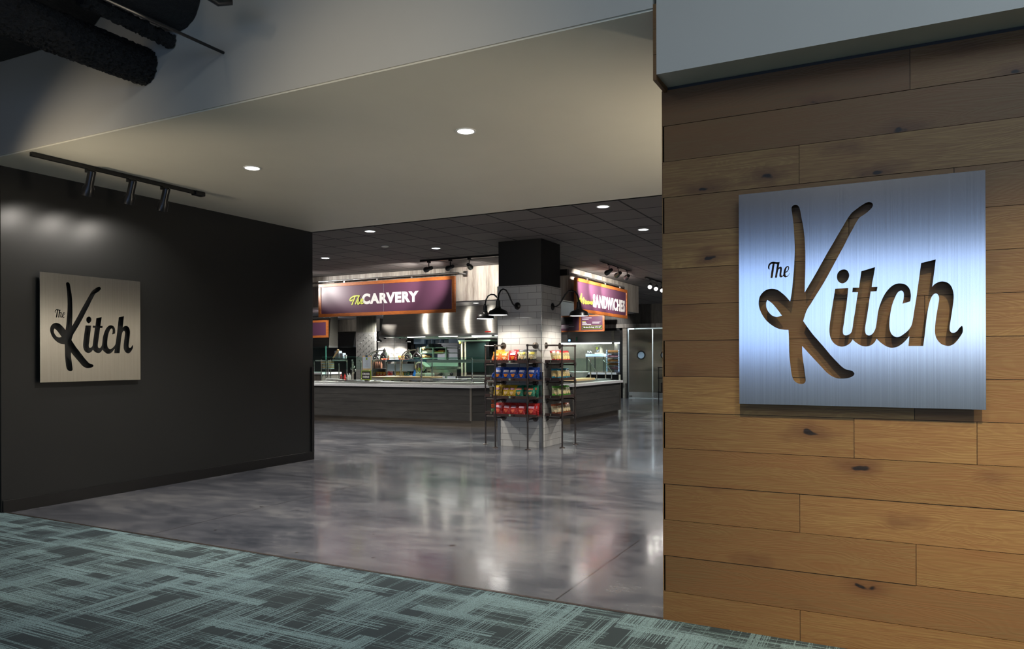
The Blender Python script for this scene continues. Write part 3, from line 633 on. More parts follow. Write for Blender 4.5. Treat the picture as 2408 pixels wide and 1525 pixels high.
# ------------------------------------------------------------------ pipe shelf racks
SZ = [1.334, 1.056, .779, .499]      # lip bottoms
def rack(label, posts, wall, box, lipside, wallpts):
    """posts [(x,y)], box x0,x1,y0,y1 of shelves, wallpts where rails meet the column"""
    t = thing('pipe_shelf_rack', label, 'shelf', (posts[0][0], posts[0][1], 0), 'pipe shelf racks around the tiled column')
    for (x, y) in posts:
        p = MB().tube([(x, y, 0), (x, y, 1.61)], .0125, 10).lathe((x, y, 0), [(.0005, .018), (.022, .018), (.045, .008), (.047, 0)], 16)
        for z in SZ: p.tube([(x, y, z-.055), (x, y, z+.0)], .021, 10).tube([(x, y, z-.075), (x, y, z-.068)], .024, 10)
        p.lathe((x, y, 1.606), [(.0005, .02), (.019, .012), (.021, 0), (.019, -.015), (.013, -.02)], 12)
        p.build('post', M['pipe'], t, True)
    for (a, b) in wallpts:
        d = (Vector(b)-Vector(a)).normalized()
        MB().tube([a, b], .0115, 10).build('rail', M['pipe'], t, True)
        f = MB(); ax = 'X' if abs(d.x) > .5 else 'Y'; sg = -1 if (d.x+d.y) > 0 else 1
        f.lathe(b, [(.0005, .03*sg), (.02, .03*sg), (.024, .014*sg), (.05, .01*sg), (.052, .0)], 18, ax); f.build('wall_flange', M['pipe_end'], t, True)
    x0, x1, y0, y1 = box
    for z in SZ:
        s = MB().box(x0, x1, y0, y1, z+.0, z+.012)
        s.box(x0, x1, y0-.012, y0, z-.002, z+.042) if 'y0' in lipside else None
        s.box(x1, x1+.012, y0-.012, y1, z-.002, z+.042) if 'x1' in lipside else None
        s.box(x0-.012, x0, y0-.012, y1, z-.002, z+.042) if 'x0' in lipside else None
        so = s.build('shelf', M['shelfwood'], t)
        for (a, b) in wallpts:
            br = MB()
            d = (Vector(b)-Vector(a)); q = Vector((a[0], a[1], z-.035)); e = Vector((b[0], b[1], z-.035)); br.tube([q, e], .0115, 8)
            ax = 'X' if abs(d.x) > .5 else 'Y'; sg = -1 if (d.x+d.y) > 0 else 1
            br.lathe(e, [(.0005, .03*sg), (.02, .03*sg), (.024, .014*sg), (.05, .01*sg), (.052, .0)], 14, ax)
            br.build('shelf_support', M['pipe'], so, True)
        if 'y0' in lipside: MB().box(x0+(x1-x0)*.38, x0+(x1-x0)*.42, y0-.0135, y0-.012, z+.006, z+.034).build('price_tag', M['green'], so); MB().box(x0+(x1-x0)*.47, x0+(x1-x0)*.53, y0-.0135, y0-.012, z+.01, z+.028).build('price_tag', M['black'], so)
        elif 'x1' in lipside: MB().box(x1+.012, x1+.0135, y0+(y1-y0)*.45, y0+(y1-y0)*.5, z+.008, z+.032).build('price_tag', M['green'], so)
    return t
rack('dark pipe shelf rack on the front face of the tiled column', [(-5.595, 10.22), (-5.03, 10.22)], 'Y', (-5.64, -4.895, 10.235, 10.485), ['y0'],
     [((-5.595, 10.22, 1.606), (-5.595, 10.5, 1.606)), ((-5.03, 10.22, 1.606), (-5.03, 10.5, 1.606))])
rack('dark pipe shelf rack on the right face of the tiled column', [(-4.645, 10.66), (-4.645, 11.19)], 'X', (-4.905, -4.665, 10.60, 11.24), ['x1', 'y0'],
     [((-4.645, 10.66, 1.606), (-4.92, 10.66, 1.606)), ((-4.645, 11.19, 1.606), (-4.92, 11.19, 1.606))])
rack('dark pipe shelf rack on the left face of the tiled column', [(-5.98, 10.59), (-5.98, 11.19)], 'X', (-5.965, -5.715, 10.58, 11.24), ['x0', 'y0'],
     [((-5.98, 10.59, 1.606), (-5.70, 10.59, 1.606)), ((-5.98, 11.19, 1.606), (-5.70, 11.19, 1.606))])

# ------------------------------------------------------------------ snack bags
def bagmat(name, c1, c2=None, c3=None):
    g = G(name); p = g.sep(g.tc.outputs['Object'])
    f = g.noise(g.map((1, 1, 1)), 22, 3, .6, 1.); c = g.ramp(f, [(.35, mul(c1, .75)), (.6, c1)])
    if c2:
        hz = g.math('ADD', g.math('DIVIDE', p[2], .18), g.math('MULTIPLY', g.math('SUBTRACT', f, .5), .25))
        c = g.mix(g.ramp(hz, [(.22, 1.), (.27, 0.)], 'LINEAR'), c, c2)
        c = g.mix(g.ramp(hz, [(.80, 0.), (.84, 1.)], 'LINEAR'), c, c3 or c2)
    g.l(g.mix(g.ramp(g.noise(g.map((1, 1, 1)), 60, 3, .7), [(.60, 0.), (.66, .55)]), c, (.9, .88, .85, 1)), g.b.inputs['Base Color']); g.b.inputs['Roughness'].default_value = .24; g.b.inputs['Metallic'].default_value = .15
    g.b.inputs['Coat Weight'].default_value = .4; g.bump(g.noise(g.map((1, 1, .6)), 26, 4, .6, 2.2), 1., .02); return g.m
BAG = {'orange': (bagmat('orange_foil', S(244, 120, 20), S(226, 60, 16), S(250, 170, 30)), pm('pale_picture', S(250, 200, 150), .4), pm('dark_logo', S(250, 220, 120), .4)),
       'red_chip': (bagmat('bright_red_foil', S(208, 22, 26)), pm('orange_chip_picture', S(240, 130, 30), .4), pm('black_white_logo', S(235, 225, 225), .4)),
       'popcorn': (bagmat('black_white_foil', S(214, 206, 170), S(40, 38, 36), S(70, 72, 78)), pm('cream_picture', S(230, 205, 150), .4), pm('yellow_band', S(238, 220, 90), .4)),
       'blue': (bagmat('blue_foil', S(12, 82, 190)), pm('orange_triangle_picture', S(238, 140, 40), .4), pm('pale_blue_logo', S(190, 190, 215), .4)),
       'yellow': (bagmat('yellow_foil', S(222, 182, 24)), pm('potato_picture', S(240, 205, 140), .4), pm('maroon_logo', S(130, 70, 90), .4)),
       'green': (bagmat('green_foil', S(10, 128, 96)), pm('chip_picture', S(206, 170, 110), .4), pm('tan_logo', S(190, 110, 80), .4)),
       'red': (bagmat('red_foil', S(206, 36, 34)), pm('salmon_picture', S(232, 110, 80), .4), pm('lilac_logo', S(190, 140, 160), .4)),
       'beige_red': (bagmat('cream_red_foil', S(216, 196, 140), S(206, 34, 40)), pm('cracker_picture', S(232, 205, 130), .4), pm('olive_logo', S(150, 140, 90), .4)),
       'beige_teal': (bagmat('cream_teal_foil', S(206, 186, 130), S(10, 136, 168)), pm('cracker_picture', S(225, 200, 130), .4), pm('tan_logo_b', S(170, 150, 90), .4)),
       'beige_green': (bagmat('cream_green_foil', S(206, 196, 150), S(90, 172, 56)), pm('cracker_picture', S(225, 205, 150), .4), pm('olive_logo_b', S(120, 130, 80), .4)),
       'beige_brown': (bagmat('cream_brown_foil', S(208, 196, 160), S(156, 84, 52)), pm('cracker_picture', S(225, 205, 160), .4), pm('brown_logo', S(130, 100, 70), .4))}
def bag_mesh(w=.135, h=.18, d=.05):
    nu, nv = 12, 14; mb = MB(); rr = random.Random(5)
    for side in (-1, 1):
        vs = []; fs = []
        for j in range(nv+1):
            v = j/nv; e = min(v, 1-v)/.5
            for i in range(nu+1):
                u = i/nu; eu = min(u, 1-u)/.5
                bul = 0 if e < .14 else (min(1, (e-.14)*1.5))**.55*(math.sin(math.pi*u))**.6
                wv = w*(1+(.07 if e < .14 else 0)-.05*bul)
                crimp = .003*math.sin(u*40) if e < .14 else rr.uniform(-.002, .002)*bul
                vs.append(((u-.5)*wv, side*(.0015+d/2*bul)+crimp, h*v))
        for j in range(nv):
            for i in range(nu):
                a = j*(nu+1)+i; q = (a, a+1, a+nu+2, a+nu+1); fs.append(q if side < 0 else q[::-1])
        mb.add(vs, fs)
    return mb
def patch(w0, w1, z0, z1, w, h, d, tri=False):
    mb = MB(); n = 6; m = 4; vs = []; fs = []
    for j in range(m+1):
        for i in range(n+1):
            z = z0+(z1-z0)*j/m; u = w0+(w1-w0)*i/n
            if tri: k = .35+.65*j/m; u = (w0+w1)/2+(u-(w0+w1)/2)*k
            v = z/h; e = min(v, 1-v)/.5; uu = u/w+.5; bul = (min(1, max(0, e-.14)*1.5))**.55*math.sin(math.pi*uu)**.6
            vs.append((u, -(.0015+d/2*bul)-.0025, z))
    for j in range(m):
        for i in range(n): a = j*(n+1)+i; fs.append((a, a+1, a+n+2, a+n+1))
    return mb.add(vs, fs)
def bag_proto(kind):
    b, p, l_ = BAG[kind]; t = thing('snack_bag', '', 'snack bag')
    bag_mesh().build('bag', b, t, True)
    patch(-.035, .035, .035, .08, .135, .18, .05, True).build('food_picture', p, t, True)
    patch(-.042, .042, .105, .14, .135, .18, .05).build('logo_band', l_, t, True)
    return t
protos = {}
def bag(kind, loc, rz, lean, label, group, s=1., ry=0.):
    first = kind not in protos
    if first: protos[kind] = bag_proto(kind)
    place(protos[kind], first, loc, (R(-lean), R(ry), rz), label, group, (s, s, s))
NAMES = {'orange': 'orange cheese-snack bag', 'red_chip': 'bright red chip bag', 'popcorn': 'black and cream popcorn bag', 'blue': 'blue chip bag', 'yellow': 'yellow chip bag', 'green': 'green chip bag', 'red': 'red chip bag', 'beige_red': 'cream bag with red ends', 'beige_teal': 'cream bag with teal ends', 'beige_green': 'cream bag with green ends', 'beige_brown': 'cream bag with brown ends'}
shelfname = ['top', 'second', 'third', 'bottom']
front = [(0, [('orange', 1168), ('orange', 1186), ('red_chip', 1207), ('popcorn', 1228), ('popcorn', 1250)]),
         (1, [('blue', 1170), ('blue', 1190), ('blue', 1207), ('blue', 1226), ('blue', 1249)]),
         (2, [('yellow', 1171), ('yellow', 1189), ('yellow', 1203), ('green', 1221), ('green', 1247)]),
         (3, [('red', 1171), ('red', 1190), ('red', 1207), ('red', 1225), ('red', 1249)])]
for sh, row in front:
    z = SZ[sh]+.0125
    for i, (k, px) in enumerate(row):
        x = at(px, 850, 10.30)[0]+random.uniform(-.004, .004); sc = 1.08 if sh else (.93 if k == 'orange' else 1.08 if k == 'popcorn' else 1.02)
        bag(k, (x, 10.285+random.uniform(0, .01), z+.003), random.uniform(-.12, .16), 14+random.uniform(-3, 5), '%s, front row, %s, %s shelf of front rack' % (NAMES[k], ORD[i], shelfname[sh]), 'bags on the front rack', sc, random.uniform(-5, 5))
    back = {0: [('orange', 1177), ('popcorn', 1244), ('red_chip', 1217)], 1: [('blue', 1182), ('blue', 1202), ('blue', 1222), ('blue', 1243), ('blue', 1259)], 2: [('yellow', 1181), ('yellow', 1199), ('yellow', 1212), ('green', 1236), ('green', 1257)], 3: [('red', 1183), ('red', 1203), ('red', 1222), ('red', 1240), ('red', 1258)]}[sh]
    for i, (k, px) in enumerate(back):
        x = at(px, 850, 10.40)[0]
        bag(k, (x, 10.385, z+.006), random.uniform(-.1, .1), 8, '%s, rear row, %s, %s shelf of front rack' % (NAMES[k], ORD[i], shelfname[sh]), 'bags on the front rack', 1.06, 0)
for sh, k in enumerate(('beige_red', 'beige_teal', 'beige_green', 'beige_brown')):
    z = SZ[sh]+.0125; n = 7 if sh else 6
    for i in range(n):
        y = 10.655+.088*i*(7/n); zz = z+.003
        bag(k, (-4.755, y, zz), R(90)-.15+random.uniform(-.15, .15)-R(25 if i < 3 else 8), 14, '%s, %s on the %s shelf of the right rack' % (NAMES[k], ORD[i], shelfname[sh]), 'bags on the right rack', .96 if sh else 1.0, random.uniform(-5, 8))
for i in range(3):
    bag('orange', (-5.90+.07*i, 10.66+.0*i, SZ[0]+.016), -.9+.1*i, 24, 'orange snack bag tilted on edge, %s on the left rack top shelf' % ORD[i], 'bags on the left rack', .84, 12)
for i in range(4):
    bag('blue', (-5.90+.052*i, 10.66, SZ[1]+.016), -1.1, 18, 'small blue packet on edge, %s on the left rack second shelf' % ORD[i], 'bags on the left rack', .66, 10)
# cups on the left rack
def cup(label, cat, mat, fill, r0=.036, r1=.046, h=.075):
    t = thing('snack_cup', label, cat)
    MB().lathe((0, 0, 0), [(.0005, 0), (r0, 0), (r1, h), (r1+.003, h), (r1+.003, h+.003)], 20).build('cup', mat, t, True)
    MB().lathe((0, 0, 0), [(.0005, .002), (r0-.002, .003), (r1-.005, h*.85), (.0005, h*.93)], 16).build('filling', fill, t, True)
    MB().lathe((0, 0, 0), [(r1+.004, h+.001), (r1+.004, h+.005), (.0005, h+.006)], 20).build('lid', M['clear'], t, True)
    return t
nut = pm('mixed_nuts', S(150, 134, 112), .5, var=.5, scale=90); fruit = pm('fruit_pieces', S(205, 92, 40), .35, var=.6, scale=60); veg = pm('candy_pieces', S(120, 160, 110), .35, var=.6, scale=60)
c0 = cup('', 'cup', M['clear'], nut); c1 = cup('', 'cup', M['clear'], fruit); c2 = cup('', 'cup', M['clear'], veg)
TIER = ['lowest', 'middle', 'upper']
for j in range(2):
    for i in range(3):
        place(c0, i == 0 and j == 0, (-5.90+.10*j+(.0 if i < 2 else -.03), 10.66, SZ[2]+.013+.085*i*(.95)), label='clear nut cup, %s of the %s stack on the left rack third shelf' % (TIER[i], ('left', 'right')[j]), group='clear cups of nuts')
for j in range(2):
    for i in range(3):
        p = c2 if i == 0 else c1
        place(p, (i == 0 and j == 0) or (i == 1 and j == 0), (-5.87+.10*j, 10.66, SZ[3]+.013+.082*i), label='clear %s cup, %s of the %s stack on the left rack bottom shelf' % (('candy', 'fruit', 'fruit')[i], TIER[i], ('left', 'right')[j]), group='clear cups of fruit and candy')

# ------------------------------------------------------------------ serving counter
CT = .86
outer = [(-12.05, 12.90), (-7.70, 12.98), (-6.02, 14.5), (-6.02, 17.6)]
def offset_path(p, d):
    out = []
    for i, q in enumerate(p):
        a = Vector(q)-Vector(p[i-1]) if i else Vector(p[1])-Vector(p[0]); b = Vector(p[i+1])-Vector(q) if i < len(p)-1 else a
        na = Vector((-a.y, a.x)).normalized(); nb = Vector((-b.y, b.x)).normalized(); m = (na+nb).normalized(); k = d/max(.3, m.dot(na)); out.append((q[0]+m.x*k, q[1]+m.y*k))
    return out
def band(p, d0, d1, z0, z1):
    return MB().prism([*offset_path(p, d0), *offset_path(p, d1)[::-1]], z0, z1)
t = thing('serving_counter', 'long angled serving counter clad in charcoal planks with a pale grey edge', 'counter', (-7.7, 13.0, 0))
pc = MB()
for k_ in range(4):
    q_ = band(outer, .06-.0015*(k_ % 2), .10, .13+.1675*k_+.0015, .13+.1675*(k_+1)-.0015); pc.add(q_.v, q_.f)
pc.build('plank_cladding', M['counterwood'], t)
band(outer, .14, 1.42, 0, .13).build('toe_kick', M['toe'], t)
band(outer, .10, 1.42, .13, CT-.06).build('cabinet_body', M['dark'], t)
band(outer, 0, 1.45, CT-.06, CT).build('countertop', M['quartz'], t, bevel=.006)
band(outer, .30, 1.44, CT, CT+.035).build('steel_ledge', M['steelx'], t, bevel=.004)
for i, (x, y) in enumerate(((-11.98, 12.95), (-7.71, 13.035), (-6.085, 14.52), (-6.085, 17.5))):
    MB().box(x-.02, x+.02, y-.0+.0, y+.03, .13, CT-.06).build('corner_post', pm('counter_post_steel', S(168, 160, 150), .3, .9) if 'counter_post_steel' not in bpy.data.materials else bpy.data.materials['counter_post_steel'], t)
# ------------------------------------------------------------------ hanging signs
def fr(name, label, cat, x0, x1, z0, z1, Y, face, fw=.075, th=.05, group=None):
    t = thing(name, label, cat, ((x0, Y, z0) if face == '-Y' else (Y, x0, z0)), group)
    def bx(a, b, c_, d, y0, y1): return (a, b, y0, y1, c_, d) if face == '-Y' else (y0, y1, a, b, c_, d)
    s = 1 if face == '-Y' else -1
    f = MB(); f.box(*bx(x0, x1, z1-fw, z1, Y, Y+s*th)); f.box(*bx(x0, x1, z0, z0+fw, Y, Y+s*th)); f.box(*bx(x0, x0+fw, z0+fw, z1-fw, Y, Y+s*th)); f.box(*bx(x1-fw, x1, z0+fw, z1-fw, Y, Y+s*th))
    f.build('frame', M['orangewood'], t, bevel=.004)
    p = MB(); p.box(*bx(x0+fw, x1-fw, z0+fw, z1-fw, Y+s*.012, Y+s*.022)); p.build('panel', M['plum'], t)
    return t
def stroke(pts, wd, x0, z0, sx, sz, Y, face='-Y'):
    mb = MB(); P = [(Vector((p[0], p[1]))) for p in pts]
    sm = [];
    for i in range(len(P)-1):
        a = P[max(i-1, 0)]; b = P[i]; c_ = P[i+1]; d = P[min(i+2, len(P)-1)]
        for k in range(5):
            t_ = k/5; sm.append(.5*((2*b)+(c_-a)*t_+(2*a-5*b+4*c_-d)*t_**2+(-a+3*b-3*c_+d)*t_**3))
    sm.append(P[-1])
    W = [Vector((x0+p.x*sx, z0+p.y*sz)) for p in sm]; vs = []; n = len(W)
    for i, q in enumerate(W):
        d = (W[min(i+1, n-1)]-W[max(i-1, 0)]).normalized(); nn = Vector((-d.y, d.x))*wd/2
        for e in (q+nn, q-nn): vs.append((e.x, Y, e.y) if face == '-Y' else (Y, e.x, e.y))
    off = Vector((0, -.003, 0)) if face == '-Y' else Vector((.003, 0, 0))
    vs += [tuple(Vector(v)+off) for v in vs]; fs = []; m = 2*n
    for i in range(n-1):
        a = 2*i; fs += [(a, a+1, a+3, a+2), (m+a, m+a+2, m+a+3, m+a+1), (a, a+2, m+a+2, m+a), (a+1, m+a+1, m+a+3, a+3)]
    return mb.add(vs, fs)
def strokes(name, mat, parent, lst, wd, x0, z0, sx, sz, Y, face='-Y'):
    mb = MB()
    for i, p in enumerate(lst):
        s = stroke(p, wd, x0, z0, sx, sz, Y-.0009*i if face == '-Y' else Y+.0009*i, face); mb.add(s.v, s.f)
    return mb.build(name, mat, parent)
CYs = 12.75
xa, zt = at(748.5, 668.2, CYs); xb, _ = at(1069, 648, CYs); _, zb = at(751.5, 745.4, CYs)
cs = fr('hanging_sign', 'long plum sign reading The Carvery in an orange wood frame', 'sign', xa, xb, zb, zt, CYs, '-Y', .07)
yy = CYs+.010
def cp(px, py): return at(px, py, yy)
a = cp(851, 714); b = cp(984, 681)
zc = (cp(905, 712.5)[1]+cp(905, 713)[1])/2
text_mesh('CARVERY', 'white_lettering', M['letter'], a[0], b[0], cp(900, 713)[1], cp(900, 687.5)[1], yy, cs, '-Y', .055)
k = 12.04; q0 = cp(822, 718)
def px2(lst): return [[((cp(800+x/k, 670+y/k)[0]-q0[0]), (cp(800+x/k, 670+y/k)[1]-q0[1])) for x, y in s] for s in lst]
strokes('lime_script', M['lime'], cs, px2([[(330, 565), (360, 490), (395, 400), (425, 320)], [(300, 445), (280, 425), (300, 375), (370, 325), (450, 305), (530, 300)], [(300, 445), (330, 440), (350, 400)], [(435, 540), (480, 430), (550, 290)], [(450, 500), (500, 410), (520, 400), (510, 470), (500, 530), (530, 530), (580, 460), (620, 400)], [(585, 490), (620, 460), (640, 410), (615, 395), (585, 450), (590, 510), (640, 515), (665, 490)]]), .030, q0[0], q0[1], 1, 1, yy-.002)
MB().box(*(lambda x: (x-.003, x+.003))(cp(902, 700)[0]), yy-.001, yy+.003, zb+.07, zt-.07).build('panel_seam', M['grey'], cs)
# hanging rail of the sign
t = thing('sign_rail', 'pale steel hanging rail above the Carvery sign', 'rail', (xa, CYs+.02, zt+.06))
x2, z2 = at(1080, 640.5, 12.8)
MB().tube([(xa-.02, CYs+.05, zt+.06), (x2, CYs+.05, zt+.06)], .018, 10).build('bar', M['steel'], t, True)
for xx in (xa+.7, xa+1.6, xa+2.5): MB().box(xx-.02, xx+.02, CYs+.04, CYs+.06, zt-.02, zt+.08).build('clamp', M['steel'], t)
MB().box(x2-.01, x2+.01, 12.8, 13.04, zt+.05, zt+.07).box(x2-.05, x2+.05, 13.035, 13.05, zt+.0, zt+.12).build('wall_bracket', M['steelx'], t)
# Artisanal sandwiches sign, faces +X
XS = -5.80
ss = fr('hanging_sign', 'plum sign reading Artisanal Sandwiches in an orange wood frame', 'sign', 14.04, 17.3, 2.36, 3.055, XS, '+X', .07)
def xp(px, py):
    u, v = px-CX, py-CY; c_, s_ = math.cos(RHO), math.sin(RHO); u, v = u*c_-v*s_, u*s_+v*c_; r = u/F
    dx = -math.sin(TH)+r*math.cos(TH); dy = math.cos(TH)+r*math.sin(TH); tt = (XS-.012)/dx; return (dy*tt, EYE-v/F*tt)
def c6(x, y): return xp(1340+x/10.893, 640+y/10.893)
a = c6(590, 830); b = c6(1410, 975); 
text_mesh('SANDWICHES', 'white_lettering', M['letter'], a[0], b[0], 2.505, 2.79, XS-.010, ss, '+X', .04)
k2 = lambda lst: [[c6(x, y) for x, y in s] for s in lst]
strokes('lime_script', M['lime'], ss, k2([[(185, 690), (200, 760), (240, 720), (270, 620), (300, 545), (290, 650), (262, 770)], [(235, 680), (300, 670)], [(300, 690), (290, 780)], [(295, 710), (325, 690)], [(345, 640), (330, 790), (345, 795)], [(320, 680), (365, 690)], [(375, 720), (362, 795)], [(400, 700), (385, 800), (400, 800)], [(425, 740), (410, 760), (430, 780), (410, 805)], [(470, 745), (445, 750), (440, 800), (465, 800), (475, 745), (475, 805)], [(500, 750), (490, 810)], [(495, 770), (515, 755), (515, 815)], [(550, 760), (530, 765), (528, 812), (548, 812), (555, 760), (555, 815)], [(590, 660), (570, 800), (580, 815)]]), .024, 0, 0, 1, 1, XS-.008, '+X')
t = thing('sign_rail', 'steel hanging rail above the Sandwiches sign', 'rail', (XS-.05, 14.0, 3.10))
MB().tube([(XS-.05, 13.7, 3.12), (XS-.05, 17.2, 3.12)], .018, 10).build('bar', M['steel'], t, True)
for y_ in (14.8, 15.9, 16.9): MB().box(XS-.06, XS-.04, y_-.02, y_+.02, 3.04, 3.14).build('clamp', M['steel'], t)
MB().box(-6.0, XS-.02, 13.62, 13.72, 3.06, 3.18).build('wall_bracket', M['black'], t)
# ------------------------------------------------------------------ track lights in the hall
def hall_track(p0, p1, heads, aims, label, hl, mat=None, pw=60, lit=False):
    t = thing('light_track', label, 'light track', p0)
    d = Vector(p1)-Vector(p0)
    if abs(d.x) > abs(d.y): MB().box(p0[0], p1[0], p0[1]-.018, p0[1]+.018, 3.245, 3.28).build('rail', M['black'], t)
    else: MB().box(p0[0]-.018, p0[0]+.018, p0[1], p1[1], 3.245, 3.28).build('rail', mat or M['black'], t)
    for i, (h, a_) in enumerate(zip(heads, aims)):
        pr = track_head(Vector(a_)-Vector((h[0], h[1], 3.1)), .13)
        place(pr, True, (h[0], h[1], 3.245), label=hl[i], group=label.replace('black', '').strip()+' heads')
        dd = (Vector(a_)-Vector((h[0], h[1], 3.1))).normalized()
        lamp('track_beam', 'SPOT', Vector((h[0], h[1], 3.105))+dd*.14, pw, (1, .93, .86), .035, a_, 58, .7)
hall_track((-8.05, 11.75, 3.28), (-6.0, 11.75, 3.28), [(-7.86, 11.75), (-7.38, 11.75), (-6.97, 11.75)], [(-9.9, 12.75, 2.95), (-8.9, 12.75, 2.95), (-7.45, 13.05, 2.95)], 'black lighting track left of the black column top',
           ['black track spotlight near the Carvery sign, leftmost of three', 'black track spotlight near the Carvery sign, middle of three', 'black track spotlight near the Carvery sign, the one closest to the column'], pw=110)
hall_track((-5.0, 13.3, 3.28), (-5.0, 15.15, 3.28), [(-5.0, 13.8), (-5.0, 14.35), (-5.0, 14.9)], [(-5.8, 14.6, 2.9), (-5.8, 15.3, 2.9), (-5.8, 16.2, 2.95)], 'short lighting track above the Sandwiches sign',
           ['black track spotlight above the Sandwiches sign, leftmost of three', 'black track spotlight above the Sandwiches sign, middle of three', 'black track spotlight above the Sandwiches sign, rightmost of three'], M['steel'], pw=190)
hall_track((-5.13, 16.6, 3.28), (-5.13, 18.4, 3.28), [(-5.13, 16.95), (-5.13, 17.45), (-5.13, 17.95)], [(-4.2, 13.2, 1.4), (-4.2, 13.5, 1.2), (-3.9, 14, 1.2)], 'short black lighting track beside the oak wall edge',
           ['lit track spotlight facing the camera, leftmost of three', 'lit track spotlight facing the camera, middle of three', 'lit track spotlight facing the camera, rightmost of three'], pw=1.5)
# added rail and spots, hidden by the black wall, brighten the Carvery sign's left
t = thing('light_track', 'added lighting track hidden behind the black wall, left of the Carvery sign', 'light track', (-12.9, 11.75, 3.28))
MB().box(-13.6, -12.2, 11.73, 11.77, 3.245, 3.28).build('rail', M['black'], t)
lamp('track_beam', 'SPOT', (-12.5, 11.75, 3.1), 80, (1, .95, .9), .035, (-11.0, 12.9, 3.0), 42, .8)
lamp('track_beam', 'SPOT', (-12.4, 11.65, 3.1), 100, (1, .95, .9), .035, (-10.0, 12.9, 2.95), 36, .8)
# ------------------------------------------------------------------ kitchen island
def ibox(mb, px0, py0, px1, py1, Y, dep, ):
    """box whose front face fills this rectangle of the survey at depth Y"""
    a = at(px0, (py0+py1)/2, Y); b = at(px1, (py0+py1)/2, Y); m = (px0+px1)/2
    return mb.box(a[0], b[0], Y, Y+dep, at(m, py1, Y)[1], at(m, py0, Y)[1])
def foot(o, x, y0, y1, z1, z0=0): MB().box(x-.02, x+.02, y0, y1, z0, z1).build('leg', M['steel'], o)
def pt(px, py, Y): x, z = at(px, py, Y); return (x, Y, z)
LEDGE = CT+.035
# exhaust hood with sloped steel front
def hood(name, label, X0, X1, Y, z0, z1, dep, lean=.16, mat=None, group=None):
    t = thing(name, label, 'exhaust hood', (X0, Y, z0), group)
    n = 8; prof = [(Y+lean*(i/n)**1.6, z0+.05+(z1-z0-.05)*i/n) for i in range(n+1)]
    vs = [(x, y, z) for y, z in prof for x in (X0, X1)]; fs = [(2*i, 2*i+1, 2*i+3, 2*i+2) for i in range(n)]
    vs += [(X0, Y+dep, z0+.05), (X1, Y+dep, z0+.05), (X0, Y+dep, z1), (X1, Y+dep, z1)]; m = 2*(n+1)
    fs += [(m, m+2, m+3, m+1), tuple([2*i for i in range(n+1)]+[m+2, m]), tuple([2*i+1 for i in range(n+1)][::-1]+[m+1, m+3]), (2*n, 2*n+1, m+3, m+2)]
    MB().add(vs, fs).build('canopy', M['hood'], t, True)
    MB().box(X0, X1, Y-.01, Y+.03, z0, z0+.05).box(X0, X1, Y+dep-.03, Y+dep, z0, z0+.05).box(X0, X0+.03, Y+.03, Y+dep-.03, z0, z0+.05).box(X1-.03, X1, Y+.03, Y+dep-.03, z0, z0+.05).build('rim', M['steelx'], t)
    MB().box(X0+.03, X1-.03, Y+.25, Y+dep-.06, z0+.04, z0+.048).build('filter_panel', M['green'], t)
    return t
h = hood('exhaust_hood', 'wide curved stainless exhaust hood under the bulkhead, below the Carvery sign', at(896, 790, 14.0)[0], -7.4, 14.0, 1.905, BZ-.013, 1.9)
x, z = at(1147, 779, 13.99); MB().box(x-.07, x+.07, 13.995, 14.005, z-.012, z+.012).build('red_badge', M['red'], h)
for xx in (-10.2, -9.3, -8.4, -7.8):
    MB().tube([(xx-.25, 14.7, 1.935), (xx+.25, 14.7, 1.935)], .02, 8).build('hood_lamp', M['lens_w'], h)
for xx in (-10.2, -9.3, -8.4, -7.5): lamp('hood_light', 'SPOT', (xx, 14.7, 1.90), 14, (.93, 1, .9), .03, (xx, 14.9, 0), 150, .5)
# added bare spots that put streaks on the hood, then one recessed light
for q in (930, 980, 1033, 1088, 1146): x_ = at(q, 740, 13.55)[0]; lamp('hood_streak_spot', 'SPOT', (x_, 13.45, BZ-.03), 5, (1, .97, .9), .015, (x_, 13.75, 1.6), 165, .3)
p = downlight(.07, M['lens_w'], '', 'recessed lights under the bulkhead')
place(p, True, (*at(1119, 720.5, 13.5)[:1], 13.5, BZ-.013), label='small recessed light under the bulkhead left of the tiled column')
# dark wood drop panel at the far side
a = at(777, 745, 17.3); b = at(893, 781, 17.3)
tag(MB().box(a[0], b[0], 17.3, 17.5, 2.215, BZ-.013).build('drop_panel', M['darkwood']), 'dark vertical-grain wood drop panel behind the Carvery sign', 'panel')
hood('exhaust_hood', 'small curved steel exhaust hood under the dark wood drop panel', at(776, 800, 17.0)[0], at(816, 800, 17.0)[0], 17.3, at(800, 815, 17)[1], 2.215, .5, .1, M['steelx'])
hood('exhaust_hood', 'grey steel exhaust hood at the left beside the black wall edge', -15.2, at(774, 800, 15.4)[0], 15.4, at(750, 817, 15.4)[1], BZ-.013, .35, .08, M['steelx'])
x_ = at(796, 780, 16.2)[0]; lamp('drop_panel_fill', 'SPOT', (x_, 15.9, 2.54), 16, (1, .96, .9), .04, (x_+.1, 17.2, 2.2), 90, .6)  # added bare spot to lighten the drop panel and small hood
